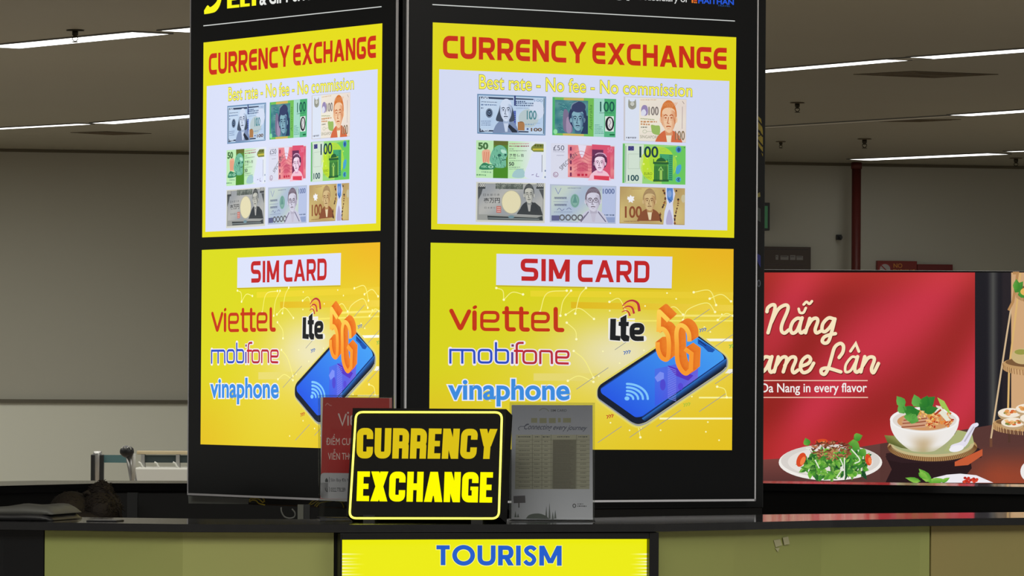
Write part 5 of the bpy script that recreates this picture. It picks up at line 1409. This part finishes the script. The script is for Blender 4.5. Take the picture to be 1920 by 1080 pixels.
def draw_red(c):
    c.frame(590, 730, 4.0)
    c.grad([(62, 60), (580, 66), (575, 830), (42, 822)], 6, 8, lambda u, v: mixc((166, 26, 26), (176, 30, 30), v))
    c.poly(rounded([(44, 626), (575, 634), (572, 830), (42, 820)], 30, True), (176, 174, 182), 1); c.rect(44, 700, 100, 818, (176, 174, 182), 1)
    wh = (206, 190, 190)
    for P, w in (([(180, 185), (208, 268), (234, 188)], 11), ([(250, 200), (250, 268)], 10), (rounded([(272, 232), (330, 232), (330, 198), (272, 198), (272, 268), (332, 268)], 16), 10), ([(370, 170), (370, 268)], 10), ([(350, 200), (390, 200)], 10), ([(420, 170), (420, 268)], 10), ([(400, 200), (440, 200)], 10)): c.ribbon(P, w, wh, 2, cap='round')
    c.ell(250, 176, 7, 7, wh, 2)
    c.trect('ĐIỂM CUNG', 86, 336, 330, 418, (214, 196, 194), L=2)
    c.trect('VIỄN THÔNG', 100, 448, 352, 528, (214, 196, 194), L=2)
    c.ribbon(smooth([(80, 122), (95, 105), (110, 118), (128, 122)], 4), 6, (190, 120, 120), 2)
    dk = (60, 60, 66)
    c.poly([(78, 680), (89, 664), (100, 680), (100, 696), (78, 696)], dk, 2); c.rect(108, 658, 111, 698, dk, 2); c.rect(108, 732, 111, 770, dk, 2)
    c.ribbon(smooth([(80, 738), (82, 756), (95, 768), (92, 740)], 4), 5, dk, 2)
    c.trect('Sân Bay Đà Nẵng', 120, 662, 300, 698, dk, L=2); c.trect('0322.778.289', 120, 738, 230, 768, dk, bold=.01, L=2)
    c.poly([(560, 66), (578, 66), (576, 140), (560, 140)], (190, 120, 124), 2)
holder('acrylic_stand', 'clear acrylic stand right of the lit sign, holding the grey price sheet', 959, 1111, 760, 975, 977, radians(2), radians(4), 'grey price table sheet with blue heading in the right acrylic stand', 'price_leaflet', draw_leaflet)
holder('acrylic_stand', 'clear acrylic stand left of the lit sign, partly hidden behind it', 602, 735, 746, 936, 973.5, radians(8), radians(6), 'dark red card with white lettering and white footer behind the lit sign', 'red_leaflet', draw_red)

# folded dark cloth/folder at the left end
Yf = at_z(60, 976, CT).y
fd = thing('folded_jacket', 'folded glossy black jacket lying on the left end of the counter', 'jacket', (at_z(-40, 976, CT).x, Yf + .03, CT), radians(-12))
def cloth_layer(z0, z1, x0, x1, d0, d1, seed, name, m):
    r = random.Random(seed); b = MB(); nx, ny = 26, 10
    top = []; bot = []
    for i in range(nx + 1):
        u = i / nx; rt, rb_ = [], []
        for j in range(ny + 1):
            v = j / ny
            edge = min(1, min(u, 1 - u) * 16) ** .5 * min(1, min(v, 1 - v) * 9 + .45) ** .5
            rise = (z1 - z0) * (.45 + .55 * sst(.35, .7, u)) * edge
            w_ = .0012 * sin(u * 23 + v * 5 + seed) + .001 * sin(v * 17 - u * 9)
            x = x0 + (x1 - x0) * u; y = d0 + (d1 - d0) * v
            rt.append(b.bm.verts.new((x, y, z0 + .001 + rise + w_ * edge))); rb_.append(b.bm.verts.new((x, y, z0)))
        top.append(rt); bot.append(rb_)
    for i in range(nx):
        for j in range(ny):
            b.bm.faces.new((top[i][j], top[i + 1][j], top[i + 1][j + 1], top[i][j + 1])); b.bm.faces.new((bot[i][j], bot[i][j + 1], bot[i + 1][j + 1], bot[i + 1][j]))
    for i in range(nx):
        b.bm.faces.new((bot[i][0], bot[i + 1][0], top[i + 1][0], top[i][0])); b.bm.faces.new((top[i][ny], top[i + 1][ny], bot[i + 1][ny], bot[i][ny]))
    for j in range(ny):
        b.bm.faces.new((bot[0][j + 1], bot[0][j], top[0][j], top[0][j + 1])); b.bm.faces.new((top[nx][j + 1], top[nx][j], bot[nx][j], bot[nx][j + 1]))
    return b.build(name, m, fd, True)
jk = mat('glossy_black_cloth', (30, 30, 32), .5)
cloth_layer(.0005, .012, -.12, .132, -.03, .15, 1, 'lower_fold', jk)
cloth_layer(.0105, .0235, -.11, .131, -.022, .15, 2, 'upper_fold', mat('black_cloth_painted_sheen', (84, 84, 80), .6))  # grey colour paints the sheen on top of the black jacket
# small dark phone on the counter
pp_ = at_z(190, 978.2, CT)
ph = thing('mobile_phone', 'thin black phone lying flat on the counter before the person', 'phone', pp_, radians(-8))
MB().box(-.026, .026, 0, .06, 0, .002, .0008).build('phone_body', M['dark'], ph)
MB().box(-.024, .024, .002, .058, .002, .0023).build('phone_screen', M['bezel'], ph)

# ------------------------------------------------------------------ person behind the counter
PY = 10.35
hc = at_y(140, 962, PY)
ps = thing('person', 'person with dark brown hair in a bun bending low behind the left counter', 'person', (hc.x, PY, 0))
def skinned(name, nodes, edges, m, parent, sub=2):
    me = bpy.data.meshes.new(name)
    me.from_pydata([n[0] for n in nodes], edges, [])
    o = bpy.data.objects.new(name, me); link(o, parent)
    md = o.modifiers.new('skin', 'SKIN'); md.use_smooth_shade = True
    ss = o.modifiers.new('sub', 'SUBSURF'); ss.levels = sub; ss.render_levels = sub
    for i, n in enumerate(nodes):
        me.skin_vertices[0].data[i].radius = n[1]
        me.skin_vertices[0].data[i].use_root = (i == 0)
    me.materials.append(m)
    return o
hz = hc.z - .035
nodes = [((0, .28, .50), (.15, .12)), ((0, .27, .62), (.14, .11)), ((0, .2, .80), (.15, .10)), ((0, .12, .93), (.14, .09)), ((0, .05, .985), (.055, .055)), ((0, .0, 1.03), (.05, .05)), ((0, -.02, hz - .03), (.062, .075)), ((0, -.015, hz + .015), (.064, .078)),
         ((-.17, .12, .93), (.05, .05)), ((-.24, .02, .76), (.042, .042)), ((-.16, -.16, .80), (.032, .032)), ((-.10, -.22, .84), (.03, .02)),
         ((.17, .12, .93), (.05, .05)), ((.24, .02, .76), (.042, .042)), ((.16, -.16, .80), (.032, .032)), ((.10, -.22, .84), (.03, .02)),
         ((-.1, .1, .50), (.08, .08)), ((-.12, -.14, .52), (.06, .06)), ((-.12, -.12, .1), (.04, .04)), ((-.12, -.2, .04), (.035, .03)),
         ((.1, .1, .50), (.08, .08)), ((.12, -.14, .52), (.06, .06)), ((.12, -.12, .1), (.04, .04)), ((.12, -.2, .04), (.035, .03))]
edges = [(0, 1), (1, 2), (2, 3), (3, 4), (4, 5), (5, 6), (6, 7), (3, 8), (8, 9), (9, 10), (10, 11), (3, 12), (12, 13), (13, 14), (14, 15), (0, 16), (16, 17), (17, 18), (18, 19), (0, 20), (20, 21), (21, 22), (22, 23)]
skinned('body', nodes, edges, M['skin'], ps)
sh_nodes = [((0, .28, .52), (.165, .135)), ((0, .2, .80), (.17, .12)), ((0, .12, .93), (.155, .105)), ((-.17, .12, .93), (.06, .06)), ((-.24, .02, .76), (.052, .052)), ((-.19, -.1, .785), (.045, .045)), ((.17, .12, .93), (.06, .06)), ((.24, .02, .76), (.052, .052)), ((.19, -.1, .785), (.045, .045))]
skinned('shirt', sh_nodes, [(0, 1), (1, 2), (2, 3), (3, 4), (4, 5), (2, 6), (6, 7), (7, 8)], M['cloth'], ps)
hb = MB()
def hp(px, py, dy=0): p = at_y(px, py, PY); return (p.x - hc.x, dy, p.z)
k1 = hp(134, 960, .0); hb.blob((k1[0], 0, k1[2]), (.0445, .085, .041), .015, 2)
k2 = hp(190, 955, .0); hb.blob((k2[0], .0, k2[2]), (.041, .07, .04), .03, 7)
k3 = hp(160, 975, .0); hb.blob((k3[0], .0, k3[2] - .012), (.076, .09, .04), .02, 8)
hr_ = random.Random(12)
def curls(b, c, rad, n, l):
    for i in range(n):
        a = hr_.uniform(-.2, pi + .2); e = hr_.uniform(-1.2, .1)
        p = Vector((c[0] + rad[0] * cos(a) * cos(e) * .98, c[1] + rad[1] * sin(e) * .98, c[2] + rad[2] * sin(a) * cos(e) * .98))
        q = p + Vector((hr_.uniform(-1, 1), hr_.uniform(-.4, .1), hr_.uniform(-.9, .6))) * l
        w_ = p + (p - Vector(c)).normalized() * l * .35
        b.tube([p, (w_ + q) / 2, q], [.0007, .0006, .0003], 4)
curls(hb, k1, (.0445, .085, .041), 120, .006)
curls(hb, k2, (.041, .07, .04), 420, .008)
hb.build('hair', M['hair'], ps, True)
k4 = hp(191, 924, -.01); bb2 = MB(); bb2.blob(k4, (.0235, .026, .0235), .06, 9); curls(bb2, k4, (.0235, .026, .0235), 360, .006); bb2.build('hair_bun', M['hair'], ps, True)
for (pts) in (((205, 920), (221, 940), (229, 972)), ((201, 925), (214, 948), (222, 975)), ((176, 930), (166, 922), (158, 926))):
    MB().tube([hp(x, y, -.03) for x, y in pts], [.003, .005, .004], 6).build('hair_lock', M['hair'], ps, True)
# face, turned down towards the counter
fz = hz
for s in (-1, 1):
    MB().blob((s * .026, -.092, fz + .0), (.012, .006, .007), 0, 1, 2).build('eye', M['white'], ps, True)
    MB().blob((s * .07, -.0, fz - .01), (.01, .02, .028), 0, 1, 2).build('ear', M['skin'], ps, True)
MB().blob((0, -.1, fz - .02), (.01, .016, .018), 0, 1, 2).build('nose', M['skin'], ps, True)
MB().blob((0, -.09, fz - .045), (.02, .006, .006), 0, 1, 2).build('mouth', mat('lips', (150, 80, 74), .5), ps, True)
# stool under the person
stl = thing('stool', 'black stool hidden behind the counter under the person', 'stool', (hc.x, PY + .26, 0))
MB().lathe([(.17, .36), (.18, .37), (.18, .40), (.17, .41)]).build('seat', M['darkgrey'], stl, True)
for k in range(4):
    a = pi / 4 + k * pi / 2
    MB().tube([(.13 * cos(a), .13 * sin(a), .36), (.17 * cos(a), .17 * sin(a), 0)], .012, 8).build('leg', M['steel'], stl)
